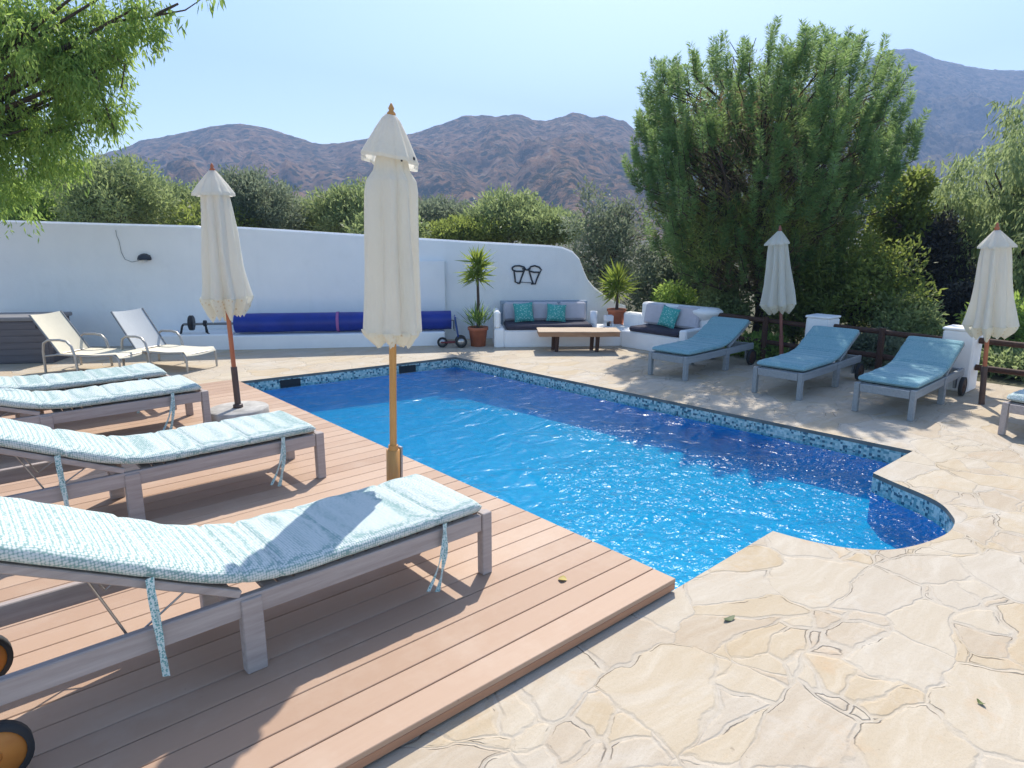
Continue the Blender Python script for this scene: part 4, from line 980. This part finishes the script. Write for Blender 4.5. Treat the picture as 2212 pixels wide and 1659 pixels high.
# ------------------------------------------------------------------ broadleaf trees and shrubs
def tree(name, label, cat, px, ytop, dist, half_px, mat, kind='round', ybot=None, ncl=150, nleaf=34, clr=.28, ln=.12, wd_=.05, group=None, droop=0, up=.2, trunk_r=.09, seed=0, lo=.5):
    random.seed(seed + 31)
    b = AT(px, (ytop + (ybot or 700)) / 2, dist); b.z = -.03; top = AT(px, ytop, dist).z + .03; R0 = half_px / FPX * dist
    t = thing(name, label, cat, b, random.random() * 6 * 0, group)
    low = .25 * top if ybot is None else max(.15, AT(px, ybot, dist).z)
    top -= .22 if kind == 'round' else .08
    blobs = []; h = top - low
    nb = 9 if kind != 'shrub' else 6
    for i in range(nb):
        a = i * 2.4 + seed; f = (i + .5) / nb; zc = low + h * (.22 + .62 * f); zc += h * random.uniform(-.06, .07); rr = R0 * (.66 if f < .6 else .66 - .4 * (f - .6)) * (.45 + .6 * random.random())
        q = R0 * random.uniform(.42, .62); blobs.append((rr * math.cos(a), rr * math.sin(a), zc, q, q, min(h * .26, q * 1.05)))
    blobs.append((0, 0, top - h * .22, R0 * .45, R0 * .45, h * .22)); blobs.append((0, 0, low + h * .45, R0 * .7, R0 * .7, h * .4))
    crown("crown", blobs, ncl, nleaf, clr, ln, wd_, mat, t, droop, up, lo)
    limbs(blobs, low + h * .22, 9, trunk_r).build("trunk", BARK, t)
    return t
GO = "olive trees beyond the white wall"
for i, (px, yt, d, hp, mt, lab) in enumerate((
        (95, 372, 17.5, 105, L_PEPPER, "bright green bushy tree over the left end of the white wall"),
        (245, 322, 16.5, 112, L_OLIVE, "tall olive tree left of the red-poled parasol, in front of the mountain foot"),
        (368, 382, 19.0, 88, L_OLIVE, "lower pale olive tree just left of the red-poled parasol"),
        (545, 362, 18.0, 98, L_GREY, "dark rounded olive tree just right of the red-poled parasol"),
        (650, 425, 19.5, 80, L_OLIVE, "small pale olive tree halfway between the two deck parasols"),
        (752, 396, 18.5, 78, L_OLIVE, "olive tree just left of the middle parasol"),
        (925, 425, 20.0, 75, L_GREY, "dark olive tree just right of the middle parasol"),
        (1010, 470, 18.0, 85, L_YELLOW, "low yellow-green bush behind the wall above the potted yucca"),
        (1105, 408, 18.5, 95, L_OLIVE, "tall pointed olive tree behind the wall right of the potted yucca"),
        (1185, 448, 18.0, 72, L_OLIVE, "green olive tree behind the wall above the iron wall art"))):
    tree("olive_tree", lab, "tree", px, yt, d, hp, mt, group=GO, seed=i, ncl=300, nleaf=64, clr=.28, ln=.115, wd_=.038, up=.5, ybot=520)
tree("olive_tree", "grey-green olive tree rising behind the curved end of the wall", "tree", 1312, 395, 14.0, 100, L_GREY, group=GO, seed=20, ncl=230, nleaf=46, clr=.22, ln=.10, wd_=.03, ybot=640, up=.4)
tree("olive_tree", "lower yellowish bush filling the gap behind the red-poled parasol", "tree", 455, 440, 17.0, 90, L_YELLOW, group=GO, seed=21, ncl=130, nleaf=36, ybot=520)
tree("olive_tree", "low green bush behind the wall to the left of the middle parasol", "tree", 830, 452, 17.0, 80, L_OLIVE, group=GO, seed=22, ncl=120, nleaf=36, ybot=520)
# right side
tree("pepper_tree", "tall pale weeping tree filling the right edge behind the parasol", "tree", 2235, 180, 11.5, 260, L_WILLOW, seed=24, ncl=680, nleaf=70, clr=.34, ln=.13, wd_=.026, droop=.85, up=0, ybot=700, trunk_r=.13)
tree("yellow_shrub", "tall yellow-green shrub at the right foot of the pine", "shrub", 1950, 352, 11.6, 68, L_YELLOW, seed=25, ncl=150, nleaf=40, clr=.2, ln=.10, wd_=.045, ybot=560)
tree("yellow_shrub", "broad yellow-green shrub under the pine behind the middle fence section", "shrub", 1850, 480, 10.6, 135, L_YELLOW, seed=26, ncl=300, nleaf=46, clr=.2, ln=.085, wd_=.035, ybot=740)
tree("dark_shrub", "dark purple-brown shrub between the yellow shrub and the weeping tree", "shrub", 2020, 420, 11.4, 75, L_DARK, seed=27, ncl=240, nleaf=46, clr=.2, ln=.09, wd_=.04, ybot=720)
GS = "green shrubs behind the fence"
for i, (px, yt, d, hp, mt, lab) in enumerate((
        (1410, 520, 13.0, 70, L_GREY, "grey-green shrub behind the short potted yucca"),
        (1500, 545, 13, 75, L_GREY, "grey shrub left of the pine trunk behind the corner seat"),
        (1455, 615, 12.2, 60, L_PEPPER, "low bright green plant behind the corner seat"),
        (1560, 600, 11.2, 55, L_OLIVE, "olive-green shrub beside the pine trunk"),
        (1715, 600, 10.6, 70, L_YELLOW, "yellowish shrub behind the white shaded parasol"),
        (1630, 735, 9.9, 60, L_PEPPER, "low bright green plant at the foot of the pine"),
        (1950, 640, 9.6, 70, L_OLIVE, "shrub seen through the rails between the square pillars"),
        (1890, 720, 9.2, 60, L_GREY, "low grey-leaved plant under the rails between the square pillars"),
        (2150, 640, 9.3, 70, L_PEPPER, "green shrub behind the rightmost parasol"),
        (2195, 770, 8.6, 70, L_WILLOW, "low pale green plant under the rails at the right edge"),
        (2060, 600, 10.5, 60, L_DARK, "dark shrub right behind the rightmost square pillar"))):
    tree("garden_shrub", lab, "shrub", px, yt, d, hp, mt, 'shrub', group=GS, seed=40 + i, ncl=130, nleaf=40, clr=.16, ln=.085, wd_=.034, trunk_r=.03, ybot=900)

# overhanging tree at the left: trunk outside the frame
def overhang():
    D0 = 8.6; b = AT(-420, HOR, D0); b.z = -.03
    t = thing("weeping_tree", "large bright green weeping tree hanging into the upper left corner", "tree", b)
    bl_ = []
    for px, py, d, r in ((-60, 60, 8.4, .95), (60, 60, 8.2, .75), (150, 40, 8.6, .62), (60, 190, 8.9, .75), (-60, 240, 8.4, .85), (160, 130, 8.3, .50), (235, 30, 8.4, .42), (190, 205, 8.7, .42), (30, 320, 8.8, .62), (110, 290, 8.6, .45), (-40, 400, 8.9, .6), (320, 8, 8.5, .26), (215, 110, 8.8, .36), (300, 60, 8.5, .2), (225, 235, 8.6, .2)):
        q = AT(px, py, d) - b; bl_.append((q.x, q.y, q.z, r, r, r * .85))
    crown("crown", bl_, 590, 58, .24, .088, .023, L_PEPPER, t, .6, 0, .25)
    m = limbs(bl_, 2.2, 26, .16)
    for pts in ([(150, 60), (330, 35), (400, 22), (440, -5)], [(330, 35), (385, 8)], [(200, 90), (270, 140), (262, 190)], [(200, 150), (235, 250), (250, 290)]):
        m.tube([AT(x, y, 8.5) - b for x, y in pts], [.02, .012, .008, .004][:len(pts)], 6)
    m.build("trunk", BARK, t)
    C = []; 
    for x, y, k in ((440, 2, 5), (455, 5, 4), (470, 0, 6), (395, 55, 4), (392, 40, 4), (372, 30, 6), (350, 60, 5), (262, 185, 8), (250, 280, 8), (240, 260, 8)):
        q = AT(x, y, 8.5) - b
        for i in range(k): C.append((q.x + random.uniform(-.06, .06), q.y + random.uniform(-.06, .06), q.z + random.uniform(-.03, .1)))
    C = np.array(C); D = rng.normal(size=C.shape) * .5; D[:, 2] -= 1.2
    foliage("twig_leaves", C, D, .12 + .06 * rng.random(len(C)), .035 * np.ones(len(C)), rng.random(len(C)) * .5, L_PEPPER, t)
overhang()

# ------------------------------------------------------------------ mountains
def mountain_mat(name, shrub, soil, rock):
    t = NT(name); big = t.noise(.012, 4, .6).outputs[0]; mid = t.noise(.09, 5, .65).outputs[0]; fine = t.noise(.26, 5, .75).outputs[0]
    v = t.n("ShaderNodeTexVoronoi", Scale=.15, Randomness=1.0); t.set(v.inputs['Vector'], t.co())
    dots = t.ramp(v.outputs['Distance'], [(.34, (1, 1, 1)), (.46, (0, 0, 0))])
    cover = t.ramp(t.math('ADD', t.math('MULTIPLY', big, .6), t.math('MULTIPLY', mid, .4)), [(.40, (1, 1, 1)), (.56, (.25, .25, .25))])
    soilc = t.ramp(t.math('ADD', t.math('MULTIPLY', mid, .6), t.math('MULTIPLY', fine, .4)), [(.38, tuple(x * .55 for x in soil)), (.52, soil), (.66, rock)])
    sh = t.math('MAXIMUM', t.math('MULTIPLY', cover, t.ramp(fine, [(.42, (0, 0, 0)), (.52, (1, 1, 1))])), t.math('MULTIPLY', dots, .9))
    c = t.mix(sh, soilc, shrub)
    return t.p(Base_Color=c, Roughness=1, Specular_IOR_Level=.05, Normal=t.bump(t.math('ADD', mid, fine), 1, 4))
def range_mesh(name, profile, d_near, d_far, mat, seed, rough, behind=1.25):
    px = np.array([p[0] for p in profile], float); py = np.array([p[1] for p in profile], float)
    xs = np.arange(px[0], px[-1] + 1, 7.0); NT_ = 70; m = MB(); vs = []; fs = []
    for x in xs:
        y = float(np.interp(x, px, py)) + 3.4 * mnoise.fractal(Vector((x * .045, seed, 0)), .8, 2.1, 5)
        zr = AT(x, y, d_far).z
        for j in range(NT_ + 1):
            tt = j / NT_ * behind; d = d_near + (d_far - d_near) * tt; p = AT(x, HOR, d)
            prof_ = (tt ** 1.15) if tt <= 1 else 1 - (tt - 1) * 1.2
            g = mnoise.fractal(Vector((p.x * .011, p.y * .011, seed)), 0.7, 2.1, 7); g2 = abs(mnoise.noise(Vector((x * .010 + .8 * tt + .3 * g, seed * 2.0, tt * 1.2))))
            k = max(0, tt * (1 - tt)) if tt < 1 else 0
            z = zr * prof_ + rough * k * 4 * (g * .55 - (0.55 - g2) * .75) + (.7 * g if tt < 1 else 0)
            vs.append((p.x, p.y, max(-.5, z)))
    W_ = NT_ + 1
    for i in range(len(xs) - 1):
        for j in range(NT_): fs.append((i * W_ + j, (i + 1) * W_ + j, (i + 1) * W_ + j + 1, i * W_ + j + 1))
    m.add(vs, fs, True); return tag(m.build(name, mat), kind='structure')
M1 = mountain_mat("scrub_mountainside", (.008, .026, .020), (.32, .185, .105), (.44, .34, .26))
M2 = mountain_mat("rocky_mountainside", (.010, .026, .030), (.22, .165, .125), (.38, .31, .25))
range_mesh("hills", [(-700, 420), (-300, 395), (0, 370), (200, 345), (285, 321), (330, 303), (400, 291), (460, 277), (505, 268), (545, 268), (590, 275), (640, 292), (700, 311), (745, 310), (800, 300), (895, 290), (950, 271), (1000, 252), (1045, 248), (1075, 253), (1095, 248), (1125, 246.5), (1150, 259), (1175, 262), (1215, 249), (1236, 242.5), (1270, 252), (1300, 250), (1340, 262), (1375, 290), (1420, 345), (1470, 420), (1560, 470), (1700, 480)], 190, 640, M1, 3.0, 30)
range_mesh("mountain", [(1300, 400), (1450, 330), (1600, 250), (1750, 170), (1850, 120), (1890, 106), (1910, 104), (1940, 112), (1975, 128), (2020, 137), (2060, 147), (2110, 152), (2160, 151), (2212, 164), (2350, 190), (2600, 260), (2900, 330)], 300, 900, M2, 9.0, 40)

# ------------------------------------------------------------------ haze
t = NT("haze"); t.t.nodes.remove(t.b)
pv = t.n("ShaderNodeVolumePrincipled"); pv.inputs['Color'].default_value = (.44, .64, 1, 1); pv.inputs['Density'].default_value = .00085; pv.inputs['Anisotropy'].default_value = .0
t.t.links.new(pv.outputs[0], t.out.inputs['Volume'])
m = MB(); m.add([(x, y, z) for z in (-2, 300) for y in (-60, 1250) for x in (-60, 1350)], [(0, 2, 3, 1), (4, 5, 7, 6), (0, 1, 5, 4), (2, 6, 7, 3), (0, 4, 6, 2), (1, 3, 7, 5)])
tag(m.build("haze", t.m), kind='stuff')
